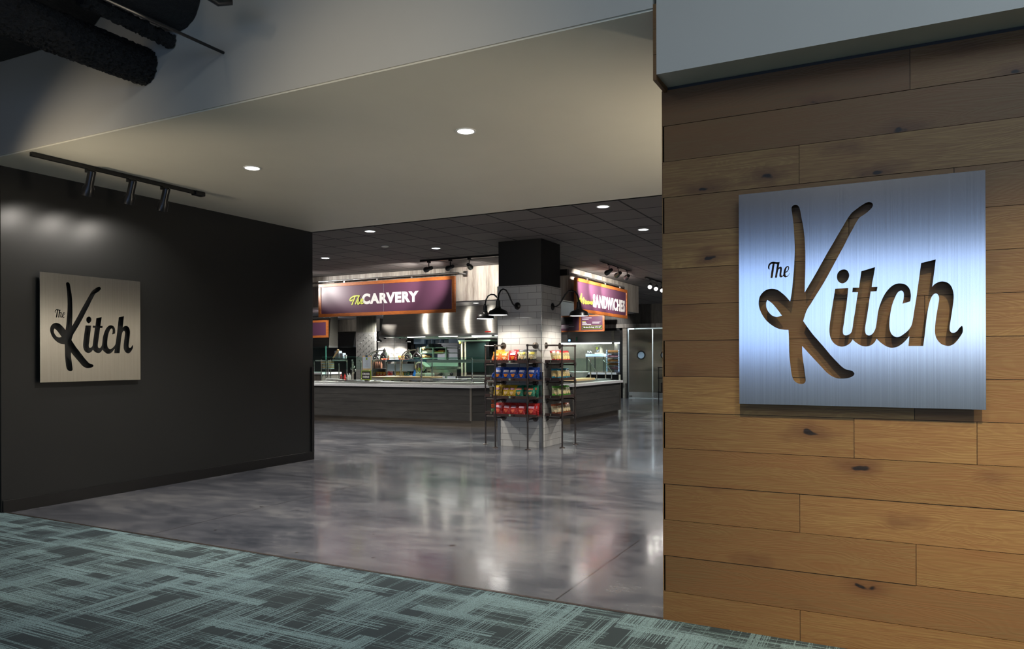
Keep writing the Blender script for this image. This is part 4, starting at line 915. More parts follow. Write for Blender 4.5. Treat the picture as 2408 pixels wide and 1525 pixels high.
# small plum sign at left
a = at(712, 748, 14.6); b = at(770, 793, 14.6)
s = fr('hanging_sign', 'small plum sign in an orange wood frame beside the black wall edge', 'sign', a[0], b[0], b[1], at(770, 752, 14.6)[1], 14.6, '-Y', .055)
MB().tube([pt(700, 748, 14.62), pt(776, 746.5, 14.62)], .014, 8).build('hanging_bar', M['steel'], s, True)
for q in (716, 762): MB().tube([pt(q, 747.5, 14.62), (at(q, 747, 14.62)[0], 14.62, BZ-.005)], .01, 8).build('hanger_rod', M['steel'], s, True)
lamp('small_sign_fill', 'SPOT', (at(745, 748, 13.4)[0], 13.5, 2.52), 60, (1, .95, .92), .03, (at(742, 770, 14.6)[0], 14.6, 2.1), 60, .8)  # spot without a fixture, added to brighten the small plum sign
# glass fronted case at left
t = thing('glass_case', 'tall dark glass screen behind the left end of the counter', 'glass screen', pt(733, 880, 14.9))
ibox(MB(), 715, 816, 766, 881, 14.9, .008).build('glass_pane', M['glass'], t); ibox(MB(), 765.2, 813, 766.4, 881, 14.895, .02).build('glass_edge', M['glass_edge'], t)
t = thing('back_counter', 'low back counter with a pale top at the far left of the kitchen', 'counter', (-13.0, 15.0, 0))
x1 = at(755, 878, 14.8)[0]
MB().box(-15, x1, 14.8, 15.6, at(740, 879.5, 14.8)[1], at(740, 875, 14.8)[1]).build('worktop', M['quartz'], t); MB().box(-15, x1-.03, 14.85, 15.6, 0, at(740, 879.5, 14.8)[1]).build('cabinet_body', M['darkwood'], t)
t = thing('wall_tap', 'steel shelf bracket unit on the pale back counter at far left', 'shelf', pt(742, 875, 15.1))
ibox(ibox(MB(), 733, 846, 741, 849, 15.1, .3), 737, 849, 738.5, 875, 15.2, .02).build('steel_shelf', M['steel'], t); t.name = 'counter_shelf'

# grey tiled pier with steel studs
a = at(837, 800, 16.2); b = at(881, 800, 16.2); PZ = BZ-.013
t = thing('tiled_pier', 'grey brick-tiled pier with small steel studs behind the order point', 'pier', (a[0], 16.2, 0))
MB().box(a[0], b[0], 16.2, 16.28, 0, at(860, 781, 16.2)[1]).build('tiling', M['tileG'], t)
MB().box(a[0], b[0], 16.22, 16.28, at(860, 781, 16.2)[1], PZ).build('upper_casing', M['darkwood'], t)
for j in range(9):
    for i in range(3):
        px = 843+i*13+(6 if j % 2 else 0); x, z = at(px, 786+j*6.4, 16.2)
        if px < 880: MB().lathe((x, 16.2, z), [(.0005, -.012), (.009, -.008), (.012, 0)], 8, 'Y').build('stud', M['chrome'], t, True)
t = thing('steel_post_pair', 'dark steel double post right of the grey tiled pier', 'post', pt(884, 850, 17)); (lambda a_, b_: MB().box(a_, a_+.03, 17, 17.03, 0, 2.2).box(b_, b_+.03, 17, 17.03, 0, 2.2))(at(881.5, 850, 17)[0], at(884, 850, 17)[0]).build('posts', M['pipe'], t)

# far column with its own racks and lamps
fx0, fx1, fy0, fy1 = -18.20, -17.43, 23.6, 24.5
column(fx0, fx1, fy0, fy1, 2.56, 'far white tiled column seen through the kitchen island')
def far_rack(x0, x1, y0, y1, label, cols):
    t = thing('pipe_shelf_rack', label, 'shelf', (x0, y0, 0), 'pipe shelf racks on the far column')
    for x in (x0, x1):
        MB().tube([(x, y0, 0), (x, y0, 1.606), (x, y1, 1.606)] if True else [], .013, 8).build('post', M['pipe'], t, True)
    for z in SZ: MB().box(x0, x1, y0, y1, z, z+.012).box(x0, x1, y0-.01, y0, z, z+.04).build('shelf', M['shelfwood'], t)
far_rack(-18.2, -17.5, 23.3, 23.58, 'pipe shelf rack on the front of the far tiled column', 0)
t = thing('pipe_shelf_rack', 'pipe shelf rack on the right face of the far tiled column', 'shelf', (-17.15, 23.8, 0), 'pipe shelf racks on the far column')
for y in (23.75, 24.35): MB().tube([(-17.12, y, 0), (-17.12, y, 1.606), (-17.43, y, 1.606)], .013, 8).build('post', M['pipe'], t, True)
for z in SZ: MB().box(-17.4, -17.13, 23.65, 24.45, z, z+.012).box(-17.13, -17.12, 23.65, 24.45, z, z+.04).build('shelf', M['shelfwood'], t)
t = thing('pipe_shelf_rack', 'pipe shelf rack on the left face of the far tiled column', 'shelf', (-18.5, 23.8, 0), 'pipe shelf racks on the far column')
for y in (23.75, 24.35): MB().tube([(-18.52, y, 0), (-18.52, y, 1.606), (-18.2, y, 1.606)], .013, 8).build('post', M['pipe'], t, True)
for z in SZ: MB().box(-18.5, -18.22, 23.65, 24.45, z, z+.012).box(-18.51, -18.5, 23.65, 24.45, z, z+.04).build('shelf', M['shelfwood'], t)
for i, k in enumerate(('orange', 'orange', 'red_chip', 'orange')):
    bag(k, (-18.05+.16*i, 23.38, SZ[0]+.016), 0, 12, '%s %s on the front rack of the far column' % (k.replace('_chip', ''), 'bag, '+ORD[i]+','), 'bags on the far column', 1.0)
for i in range(6):
    bag('orange' if i < 4 else 'red_chip', (-17.24, 23.74+.11*i, SZ[0]+.016), R(90), 12, '%s bag, %s on the right rack of the far column' % ('orange' if i < 4 else 'red', ORD[i]), 'bags on the far column', 1.0)
for i, (loc, rz, lb) in enumerate((((-17.85, fy0, GZ), 0, 'black gooseneck lamp on the front of the far tiled column'), ((fx1, 24.0, GZ), R(90), 'black gooseneck lamp on the right face of the far tiled column'), ((fx0, 24.0, GZ), R(-90), 'black gooseneck lamp on the left face of the far tiled column'))):
    place(g0, False, loc, (0, 0, rz), lb, 'gooseneck lamps on the far column')
    p = Vector(loc)+Matrix.Rotation(rz, 3, 'Z') @ Vector((0, -.46, -.19)); lamp('gooseneck_beam', 'SPOT', p, 48, (1, .95, .86), .12, p+Vector((0, 0, -1)), 150, .35)

# blue-white cabinets and refrigerator at the back
YB2 = 18.6
t = thing('wall_cabinet', 'blue-white wall cabinets high behind the bread shelves', 'cabinet', pt(973, 808, YB2))
ibox(ibox(ibox(MB(), 973, 793.5, 998, 808, YB2, .4), 998, 793.5, 1055, 797.5, YB2, .4), 1055, 793, 1076.5, 808, YB2, .4).build('door_panel', M['bluecab'], t)
ibox(MB(), 998, 797.5, 1055, 812, YB2+.1, .3).build('open_back', M['slate'], t)
for q in (1014, 1034): ibox(MB(), q, 797.5, q+1.3, 812, YB2, .05).build('divider', M['bluecab'], t)
t = thing('partition_panel', 'slate blue partition panel below the blue-white cabinets', 'panel', pt(985, 850, YB2+.05)); ibox(MB(), 966, 800, 1030, 868, YB2+.45, .05).build('sheet', M['slate'], t); ibox(MB(), 966, 797, 974, 868, YB2+.4, .05).build('side_post', M['dark'], t)
t = thing('refrigerator', 'grey upright refrigerator behind the bread shelves', 'refrigerator', pt(1050, 870, 17.6))
ibox(MB(), 1029, 806.5, 1076.5, 843+1.4*F/18.9, 17.6, .8).build('cabinet', M['grey'], t)
ibox(MB(), 1029, 806, 1076.5, 812.5, 17.57, .03).build('top_panel', M['grey'], t, bevel=.004)
for i, (q0_, q1) in enumerate(((1029.5, 1050), (1050.6, 1076))):
    d = ibox(MB(), q0_, 814.5, q1, 872, 17.56, .04).build('door', M['grey'], t, bevel=.004); ibox(MB(), q1-2 if i == 0 else q0_+.8, 822, q1-1.2 if i == 0 else q0_+1.6, 845, 17.52, .03).build('handle', M['black'], d)
ibox(MB(), 1031, 808, 1038, 810.5, 17.565, .01).build('name_plate', M['black'], t)
# black basket on the bread shelves, bread shelves
t = thing('wire_basket', 'black ribbed basket lying upturned on the bread shelves', 'basket', pt(1010, 822, 15.9))
a = at(993, 822, 15.9); b = at(1031, 824, 15.9); ap = at(1012, 807.5, 15.9)
MB().prismY([(a[0], a[1]-.03), (b[0], b[1]-.03), (b[0]-.02, b[1]+.03), (ap[0]+.03, ap[1]), (ap[0]-.03, ap[1]), (a[0]+.03, a[1]+.03)], 15.9, 16.3).build('basket', M['tray'], t)
for i in range(12):
    u = (i+.5)/12; x = a[0]+(b[0]-a[0])*u; zt_ = a[1]+.03+(ap[1]-a[1]-.03)*(1-abs(u-.5)*2)
    MB().box(x-.006, x+.006, 15.885, 15.9, a[1]-.03, zt_-.01).build('rib', M['oven'], t)
t = thing('bread_rack', 'mint-coloured bread rack with three shelves behind the sneeze guard', 'rack', pt(1010, 850, 15.7))
for q, Yq in ((989, 15.7), (1018, 15.7), (1018, 16.4), (1048, 15.7)): ibox(MB(), q-1.2, 816.5, q+1.2, 843+1.4*F/(Yq*.888+.46*Yq*.5+1.75), Yq, .05).build('upright', M['green'], t)
for y in (817.5, 829.5, 842): ibox(MB(), 988, y-1, 1048, y+.8, 15.71, .6).build('rack_shelf', M['green'], t)
ibox(MB(), 991, 822.5, 1016, 828.4, 15.75, .3).build('shelf_box', M['cream'], t)
loaf = MB().lathe((0, 0, 0), [(.0005, -.14), (.04, -.12), (.055, -.06), (.06, 0), (.055, .06), (.04, .12), (.0005, .14)], 14, 'X').build('bread_loaf', M['bread'], None, True)
tag(loaf, '', 'bread', 'loaves on the mint bread rack')
for i, (px, py) in enumerate(((1000, 820.3), (1010, 820.6), (996, 838.5), (1004, 838.8), (1027, 827), (1036, 827))):
    o = loaf if i == 0 else loaf.copy()
    if i: C.objects.link(o)
    o.location = pt(px, py, 15.95); o['label'] = 'browned bread loaf on the %s shelf of the mint rack, %s' % (('top', 'top', 'lower', 'lower', 'middle', 'middle')[i], ('left one', 'right one')[i % 2])
t = thing('food_tray', 'shallow yellow tray on the middle shelf of the mint rack', 'tray', pt(1031, 828, 15.8)); ibox(MB(), 1021, 826.5, 1042, 828.6, 15.8, .14).build('pan', M['lime'], t)
# griddle
YG = 14.9
t = thing('griddle', 'stainless countertop griddle with three round knobs behind the sneeze guard', 'griddle', pt(1040, 884, YG))
ibox(MB(), 1003, 867.5, 1074, 884, YG, .7).build('body', M['steelx'], t, bevel=.006)
ibox(MB(), 1000, 861.5, 1076, 867.5, YG-.05, .8).build('cooking_edge', M['steel'], t, bevel=.01)
ibox(MB(), 1001, 851.5, 1076, 861.5, YG+.65, .04).build('backsplash', M['green'], t); 
for q in (1013.5, 1037.5, 1062): 
    x, z = at(q, 879.5, YG); kn = MB().lathe((x, YG, z), [(.0005, -.05), (.028, -.045), (.032, -.005), (.04, 0)], 16, 'Y').build('knob', M['black'], t, True); MB().obox((x-.01, YG-.055, z+.004), (.045, .008, .008), (0, R(-12), 0)).build('knob_handle', M['chrome'], kn)
for q in (1006, 1071): ibox(MB(), q, 884, q+2.5, 892, YG+.05, .04).build('foot', M['steel'], t)
ibox(MB(), 1005, 872.5, 1012, 874.5, YG-.006, .006).build('name_plate', M['black'], t)
# rotisserie cabinet
YR = 15.0
t = thing('rotisserie_oven', 'tall black glass-fronted rotisserie oven left of the tiled column', 'oven', pt(1120, 884, YR))
ibox(MB(), 1094, 802, 1150, 881, YR+.03, .75).build('cabinet', M['black'], t)
ibox(MB(), 1077, 798.5, 1153, 802, YR-.02, .8).build('top_cap', M['green'], t)
ibox(MB(), 1096, 805, 1142, 874, YR+.0, .02).build('glass_door', M['oven'], t)
ibox(MB(), 1078, 808, 1082.8, 876, YR, .3).build('control_column', M['black'], t)
for q in (1084, 1092.5): ibox(MB(), q, 802, q+3, 884, YR-.01, .05).build('frame_post', M['cream'], t)
ibox(MB(), 1090, 881, 1152, 884.5, YR, .6).build('drip_tray', M['steelx'], t)
x, z = at(1081.5, 804.5, YR-.03); MB().lathe((x, YR-.03, z), [(.0005, -.004), (.03, -.002), (.03, .0)], 16, 'Y').build('warning_badge', M['lime'], t)
for i in range(5): x, z = at(1080.3, 820+i*10, YR-.003); MB().lathe((x, YR, z), [(.0005, -.012), (.01, -.01), (.012, 0)], 10, 'Y').build('button', M['chrome'], t, True)
# display case: pale panels
YD = 14.75
t = thing('display_case', 'low display case with pale panels behind the heat lamps', 'display case', pt(940, 885, YD))
ibox(MB(), 909, 844.8, 982, 849.8, YD, .5).build('top_shelf', M['slate'], t, bevel=.004)
for q0_, q1 in ((910, 927.8), (930, 942), (944, 973)): ibox(MB(), q0_, 854.8, q1, 872.3, YD+.02, .01).build('pale_panel', M['bluecab'], t)
ibox(MB(), 909, 883, 976, 885, YD, .5).build('bottom_shelf', M['quartz'], t)
for q in (909, 928.8, 975): ibox(MB(), q-.7, 849.8, q+.7, 885, YD, .03).build('upright', M['steel'], t)
for q0_, q1 in ((908, 982),): ibox(MB(), q0_, 840.5, q1, 842, YD+.1, .25).build('glass_shelf', M['glass_edge'], t)
zf = at(940, 883, YD)[1]
for i, (k, px) in enumerate((('red', 914), ('red', 920), ('yellow', 932), ('yellow', 936), ('yellow', 940), ('yellow', 946), ('yellow', 950), ('green', 954), ('green', 960))):
    bag(k, (at(px, 880, YD+.2)[0], YD+.2, zf+.003), .5, 12, '%s packet in the low display case, at position %s' % (k, ORD[i] if i < 8 else 'rightmost'), 'packets in the display case', .52)
# dispenser rack of chips (dark shelf unit)
t = thing('snack_shelf_unit', 'dark shelf unit with wrapped goods left of the display case', 'shelf', pt(890, 885, 15.0))
ibox(MB(), 876, 847, 905, 885, 15.3, .03).build('back_panel', M['dark'], t); ibox(MB(), 875, 846, 876.5, 891.5, 15.0, .33).build('side_panel', M['steel'], t)
for y in (866, 884.5): ibox(MB(), 876, y, 905, y+1.2, 15.0, .33).build('unit_shelf', M['dark'], t)
bt = MB().lathe((0, 0, 0), [(.0005, 0), (.032, 0), (.033, .11), (.012, .15), (.013, .17), (.0005, .17)], 14).build('wrapped_bottle', pm('amber_wrapper', S(160, 110, 90), .3, var=.4), None, True); tag(bt, '', 'bottle', 'wrapped bottles on the dark shelf unit')
for i in range(4):
    o = bt if i == 0 else bt.copy()
    if i: C.objects.link(o)
    o.location = (at(884+i*4, 866, 15.1)[0], 15.1, at(890, 866, 15.0)[1]+.003); o['label'] = 'wrapped bottle on the dark shelf unit, '+ORD[i]
for i in range(4): bag('orange', (at(881+i*7, 884, 15.1)[0], 15.12, at(890, 884.5, 15.0)[1]+.004), .4, 12, 'amber snack bag on the lowest shelf of the dark unit, '+ORD[i], 'bags in the dark shelf unit', .62)

# sneeze guards
def guard(label, posts, glassr, top, Y, extra=None):
    t = thing('sneeze_guard', label, 'sneeze guard', pt(posts[0], 890, Y))
    for q in posts:
        x, z = at(q, top, Y); p = MB().tube([(x, Y, LEDGE), (x, Y, z)], .016, 10).lathe((x, Y, LEDGE), [(.0005, .012), (.04, .01), (.042, 0)], 14).build('post', M['steel'], t, True)
        for zz in (z-.03, z-.42): MB().obox((x, Y-.02, zz), (.028, .012, .009), (0, R(35), 0)).build('clamp', M['pipe_end'], p)
    for g_ in glassr:
        ibox(MB(), *g_, Y-.045, .006).build('glass_pane', M['glass'], t)
        ibox(MB(), g_[0], g_[1]-.45, g_[2], g_[1], Y-.046, .008).build('glass_edge', M['glass_edge'], t)
    return t
t = guard('long glass sneeze guard with steel posts in front of the griddle and oven', (991, 1110.5), ((995, 839.5, 1165, 875.5),), 840, 13.55)
ibox(MB(), 1003, 845, 1165, 852, 13.62, .25).build('steel_shelf', M['steelx'], t, bevel=.004)
x, z = at(1016, 850, 13.95); MB().tube([(x, 13.95, LEDGE), (x, 13.95, z)], .014, 10).build('rear_post', M['steel'], t, True)
t = guard('glass sneeze guard frame at the left end of the counter above the white plates', (771, 815.5, 849), ((757, 839, 850, 868),), 846, 13.5)
MB().tube([pt(783, 846.3, 13.5), pt(815.5, 846.3, 13.5)], .02, 10).build('top_bar', M['steel'], t, True)
x, z = at(797, 854, 13.8); MB().tube([(x, 13.8, LEDGE), (x, 13.8, z)], .013, 10).build('rear_post', M['steel'], t, True)
x, z = at(828, 845, 13.7); MB().tube([(x, 13.7, LEDGE), (x, 13.7, z)], .013, 10).build('rear_post', M['steel'], t, True)
# tiered wire stand at far left of counter
t = thing('tiered_rack', 'small tiered steel rack packed with flat boards at the left end of the counter', 'rack', pt(760, 893, 13.75))
for q in (754.5, 765.5): ibox(MB(), q, 845, q+1, 892, 13.75, .02).build('upright', M['steel'], t)
for i in range(7): ibox(MB(), 754 if i < 3 else 758, 847+i*3.1, 766, 848.6+i*3.1, 13.78, .3).build('flat_board', M['maple'] if i % 2 else M['quartz'], t)
# bins on top of the left guard
def open_box(name, label, cat, px0, py0, px1, py1, Y, dep, mat):
    t = thing(name, label, cat, pt((px0+px1)/2, py1, Y)); ibox(MB(), px0, py0, px1, py1, Y, dep).build('body', mat, t, bevel=.012); ibox(MB(), px0+1, py0+1, px1-1, py1-1.2, Y-.004, .004).build('front_label', M['grey'], t); return t
t = thing('glass_ledge', 'glass ledge carrying boxes and a cup above the left end of the counter', 'ledge', pt(790, 844, 14.0)); ibox(MB(), 773, 842.6, 832, 843.6, 14.0, .35).build('glass_shelf', M['glass'], t)
for q in (776, 828): ibox(MB(), q, 843.6, q+1.2, 892, 14.05, .02).build('bracket', M['steel'], t)
open_box('paper_box', 'tall white box standing on the glass ledge behind the wooden paddle', 'box', 786.5, 824.5, 797, 842.3, 14.1, .12, M['paper'])
open_box('paper_box', 'shorter square white box on the glass ledge, right of the tall one', 'box', 797.6, 829.5, 805.8, 842.3, 14.08, .12, M['paper'])
t = thing('wooden_paddle', 'long wooden paddle leaning over the boxes on the glass ledge', 'paddle', pt(783, 842, 14.04)); MB().tube([pt(783.5, 841.5, 14.03), pt(793, 826, 14.05), pt(795.5, 821.5, 14.05)], [.02, .022, .03], 8).build('handle', M['maple'], t, True)
x, z = at(812.7, 842.3, 14.12); t = thing('paper_cup', 'stack of white paper cups on the glass ledge', 'cup', (x, 14.12, z)); MB().lathe((x, 14.12, z), [(.0005, 0), (.022, 0), (.034, .085), (.036, .088), (.0005, .088)], 16).build('cup', M['white'], t, True)
# heat lamps: chrome domes on curved arms
def heat_lamp(label, px, py, base, Y, arm):
    x, z = at(px, py, Y); t = thing('heat_lamp', label, 'heat lamp', (x, Y, z), 'chrome heat lamps over the carving board')
    MB().lathe((x, Y, z), [(.0005, .17), (.012, .165), (.014, .14), (.032, .135), (.034, .08), (.05, .065), (.085, .03), (.1, -.02), (.104, -.07), (.098, -.072), (.085, -.02), (.0005, .03)], 28).build('dome', M['chrome'], t, True)
    MB().lathe((x, Y, z), [(.08, -.045), (.04, -.05), (.0005, -.05)], 20).build('bulb', emit('warm_bulb', (1, .75, .45, 1), 2.5) if 'warm_bulb' not in bpy.data.materials else bpy.data.materials['warm_bulb'], t, True)
    MB().tube([pt(a_, b_, Y) for a_, b_ in arm], .014, 10).build('arm', M['steel'], t, True)
    return t
YH = 13.95
heat_lamp('chrome dome heat lamp, leftmost of the four', 887, 838, 0, YH+.25, [(870, 889), (870, 845), (872, 836), (878, 829), (887, 826)])
heat_lamp('chrome dome heat lamp, second from the left of the four', 904, 835, 0, YH, [(906, 889), (906.5, 860), (868, 834.0), (876, 828.5), (886, 824.6), (896, 824), (903, 824)][2:])
heat_lamp('chrome dome heat lamp, third from the left of the four', 961, 837, 0, YH+.25, [(945, 889), (945, 850), (950, 836), (958, 828), (961, 826)])
heat_lamp('chrome dome heat lamp, rightmost of the four', 982.5, 833, 0, YH, [(941, 889), (941.2, 848), (945, 836), (953, 827), (964, 823), (975, 821.5), (982, 822)])
MB_ = thing('lamp_post', 'steel post carrying the two left heat lamps', 'post', pt(873, 889, YH)); MB().tube([pt(869, 889, YH+.1), pt(869, 836, YH+.02)], .016, 10).build('pole', M['steel'], MB_, True)
# carving station
t = thing('carving_station', 'steel carving station with a long maple board on the counter', 'carving station', pt(940, 893, 13.6))
ibox(MB(), 871, 887.6, 1018, 894.0, 13.75, .5).build('heated_base', M['steelx'], t, bevel=.004); ibox(MB(), 873, 885.2, 1012, 887.6, 13.73, .5).build('carving_board', M['maple'], t, bevel=.004)
zz = at(940, 894, 13.75)[1]
for q in (880, 900, 920, 942, 962, 983): ibox(MB(), q, 893.8, q+3, 896, 13.78, .04).build('foot', M['black_rub'], t)
t = thing('food_well', 'steel drop-in food well with a pale rim in front of the oven', 'food well', pt(1090, 893, 13.9)); ibox(MB(), 1022, 890.5, 1085, 892.5, 13.9, .45).build('rim', M['quartz'], t, bevel=.004); ibox(MB(), 1024, 892.5, 1083, 894.6, 13.92, .4).build('basin', M['steelx'], t)
t = thing('food_well', 'steel drop-in food well nearest the tiled column', 'food well', pt(1120, 893, 14.1)); ibox(MB(), 1086, 889.5, 1160, 891.0, 14.15, .45).build('rim', M['white'], t, bevel=.004); ibox(MB(), 1088, 891, 1158, 894, 14.17, .4).build('basin', M['steelx'], t)
t = thing('serving_tongs', 'black serving tongs lying on the food well beside the column', 'tongs', pt(1130, 888, 14.2)); MB().tube([pt(1108, 889, 14.3), pt(1125, 887, 14.3), pt(1148, 884.5, 14.3)], .008, 6).build('arm', M['black'], t, True); MB().tube([pt(1108, 889, 14.3), pt(1128, 888.5, 14.33), pt(1146, 887.5, 14.3)], .008, 6).build('arm', M['black'], t, True)
# meat slicer
t = thing('meat_slicer', 'mint-grey meat slicer with a round blade guard beside the griddle', 'slicer', pt(990, 886, 14.3))
ibox(MB(), 976, 877, 1000, 885, 14.3, .4).build('base', M['green'], t, bevel=.02)
x, z = at(988, 862, 14.35); MB().lathe((x, 14.35, z), [(.0005, -.03), (.10, -.03), (.13, -.01), (.13, .03), (.0005, .04)], 28, 'Y').build('blade_guard', M['green'], t, True)
MB().lathe((x, 14.31, z), [(.0005, -.012), (.095, -.01), (.1, 0)], 28, 'Y').build('blade', M['chrome'], t, True)
ibox(MB(), 978, 852, 982, 877, 14.4, .06).build('carriage', M['green'], t, bevel=.006); MB().obox(pt(1000, 857, 14.35), (.10, .10, .012), (0, R(35), 0)).build('food_tray', M['green'], t, bevel=.004)
for dx in (0, 6): MB().lathe(pt(994+dx, 873, 14.25), [(.0005, -.03), (.02, -.028), (.022, 0)], 12, 'Y').build('knob', M['black'], t, True)
# blue jug and box
t = thing('spray_bottle', 'blue bottle standing left of the meat slicer', 'bottle', (at(975, 884, 14.7)[0], 14.7, .90)); x, z = at(975, 872, 14.7); MB().lathe((x, 14.7, .90), [(.0005, 0), (.045, 0), (.05, .13), (.02, .2), (.022, .24), (.0005, .24)], 16).build('body', pm('blue_liquid', S(40, 120, 210), .2), t, True)
# order sign and menu holder
x0, z1 = at(850, 870.5, 13.3); x1, z0 = at(872.5, 893.3, 13.3)
t = thing('order_sign', 'small black ORDER HERE sign in a lime frame on the counter', 'sign', ((x0+x1)/2, 13.3, z0))
MB().box(x0, x1, 13.3, 13.315, z0, z1).build('frame', M['limepaint'], t, bevel=.003); MB().box(x0+.017, x1-.017, 13.296, 13.300, z0+.02, z1-.02).build('panel', M['black_rub'], t)
text_mesh('ORDER', 'lettering', M['letter'], x0+.03, x1-.03, (z0+z1)/2+.006, (z0+z1)/2+.055, 13.292, t, bold=.03); text_mesh('HERE', 'lettering', M['letter'], x0+.047, x1-.047, (z0+z1)/2-.06, (z0+z1)/2-.012, 13.292, t, bold=.03)
MB().box((x0+x1)/2-.05, (x0+x1)/2+.05, 13.3, 13.36, LEDGE-.035, z0+.004).build('stand', M['steel'], t)
x0, z1 = at(853.5, 838.5, 13.45); x1, z0 = at(872, 866, 13.45)
t = thing('menu_clipboard', 'white menu sheet on a wooden clipboard above the ORDER HERE sign', 'clipboard', ((x0+x1)/2, 13.45, z0))
MB().box(x0-.01, x1+.01, 13.45, 13.462, z0-.03, z1+.025).build('board', M['maple'], t); MB().box(x0, x1, 13.446, 13.45, z0, z1).build('menu_sheet', M['paper'], t)
MB().box((x0+x1)/2-.03, (x0+x1)/2+.03, 13.435, 13.446, z1-.005, z1+.04).build('clip', M['slate'], t, bevel=.004); MB().box((x0+x1)/2-.018, (x0+x1)/2+.018, 13.443, 13.446, z1-.07, z1-.02).build('green_emblem', M['limepaint'], t)
for i in range(7): w_ = (.05, .03, .02, .045, .03, .04, .05)[i]; MB().box((x0+x1)/2-w_, (x0+x1)/2+w_, 13.4445, 13.446, z1-.09-.021*i, z1-.086-.021*i).build('printed_line', M['grey'], t)
MB().tube([((x0+x1)/2, 13.47, LEDGE), ((x0+x1)/2, 13.47, z0)], .012, 8).build('stand', M['steel'], t, True)
# bottles
def bottle(label, px, mat, top='white', h=.17, Y=13.62):
    x = at(px, 890, Y)[0]; t = thing('condiment_bottle', label, 'bottle', (x, Y, LEDGE), 'condiment bottles at the left guard')
    MB().lathe((x, Y, LEDGE), [(.0005, 0), (.026, 0), (.028, h*.55), (.018, h*.72), (.0005, h*.72)], 16).build('body', mat, t, True); MB().lathe((x, Y, LEDGE+h*.72), [(.017, 0), (.008, h*.12), (.004, h*.28), (.0005, h*.28)], 12).build('nozzle', M[top], t, True)
bottle('red squeeze bottle at the left end of the counter', 811, M['red'], 'red'); bottle('white squeeze bottle, left one of the pair beside the red bottle', 818, M['white']); bottle('white squeeze bottle, right one of the pair beside the red bottle', 822.5, M['white'], h=.18); bottle('clear squeeze bottle with dark red sauce behind the white plates', 802.5, pm('dark_sauce', S(120, 60, 60), .2), 'red', .16)
# plates
def plates(label, px, n, r=.15, Y=13.38):
    x = at(px, 890, Y)[0]; t = thing('plate_stack', label, 'plates', (x, Y, LEDGE))
    for i in range(n): MB().lathe((x, Y, LEDGE+i*.010), [(.0005, .003), (r*.6, .003), (r, .016), (r, .019), (r*.6, .008), (.0005, .008)], 28).build('plate', M['white'], t, True)
plates('taller stack of white plates at the left end of the counter', 781, 5); plates('lower stack of white plates beside the black tray', 797, 3, .14)
t = thing('serving_tray', 'flat black tray between the plates and the ORDER HERE sign', 'tray', pt(826, 894, 13.35)); x = at(826, 894, 13.3)[0]; MB().box(x-.19, x+.19, 13.26, 13.52, LEDGE+.001, LEDGE+.02).build('tray', M['tray'], t, bevel=.006)
# chips of napkins etc behind
t = thing('condiment_stand', 'steel condiment stand with small chrome fittings behind the left guard', 'stand', pt(834, 890, 14.0))
for i, (q, y) in enumerate(((829, 856), (833, 862), (836, 870), (831, 876), (826, 866))): MB().lathe(pt(q, y, 14.0+.02*i), [(.0005, .03), (.02, .02), (.026, 0), (.02, -.02), (.0005, -.03)], 12).build('fitting', M['chrome'], t, True)
MB().tube([pt(831, 892, 14.0), pt(831, 850, 14.0)], .01, 8).build('pole', M['steel'], t, True)
# inner working counter of the island
t = thing('work_counter', 'stainless working counter inside the serving island', 'counter', (-9.5, 15.2, 0))
MB().box(-11.6, -7.3, 14.55, 15.6, .86, .90).build('worktop', M['steelx'], t); MB().box(-11.55, -7.35, 14.6, 15.55, 0, .86).build('cabinet_body', M['dark'], t)

# ------------------------------------------------------------------ right leg of the counter
def xpt(px, py, X):
    u, v = px-CX, py-CY; c_, s_ = math.cos(RHO), math.sin(RHO); u, v = u*c_-v*s_, u*s_+v*c_; r = u/F
    dx = -math.sin(TH)+r*math.cos(TH); dy = math.cos(TH)+r*math.sin(TH); tt = X/dx; return (X, dy*tt, EYE-v/F*tt)
XC = -6.45
t = thing('sneeze_guard', 'slanted glass sneeze guard on the right leg of the counter', 'sneeze guard', xpt(1388, 890, XC))
gp = []
for q, ytop in ((1388.5, 843), (1424, 845)):
    P = xpt(q, ytop, XC); p = MB().tube([(XC, P[1], LEDGE), (XC, P[1], P[2]-.02)], .018, 10).build('post', M['steel'], t, True); gp.append(P)
    a_ = Vector((XC-.06, P[1], P[2])); b_ = Vector((XC+.16, P[1], P[2]-.30)); MB().tube([a_, b_], .009, 8).build('slanted_arm', M['steel'], p, True)
    MB().tube([(XC+.16, P[1], LEDGE), tuple(b_)], .012, 8).build('front_leg', M['steel'], t, True)
ya, yb = 13.9, gp[1][1]+.2; zt = gp[0][2]
MB().add([(XC-.06, ya, zt), (XC+.16, ya, zt-.30), (XC+.16, yb, zt-.30), (XC-.06, yb, zt), (XC-.054, ya, zt+.004), (XC+.166, ya, zt-.296), (XC+.166, yb, zt-.296), (XC-.054, yb, zt+.004)], [(0, 1, 2, 3), (7, 6, 5, 4), (0, 4, 5, 1), (2, 6, 7, 3), (1, 5, 6, 2), (0, 3, 7, 4)]).build('glass_pane', M['glass'], t)
MB().box(XC-.4, XC-.05, ya, yb, zt+.004, zt+.010).build('glass_top', M['glass'], t)
a = xpt(1345, 893, -6.35); b = xpt(1410, 889, -6.35)
t = thing('carving_board', 'thick pale wooden board on the right leg of the counter', 'board', (-6.4, 15, LEDGE)); MB().box(-6.62, -6.28, 14.55, 16.35, LEDGE+.001, LEDGE+.05).build('board', M['maple'], t, bevel=.006)
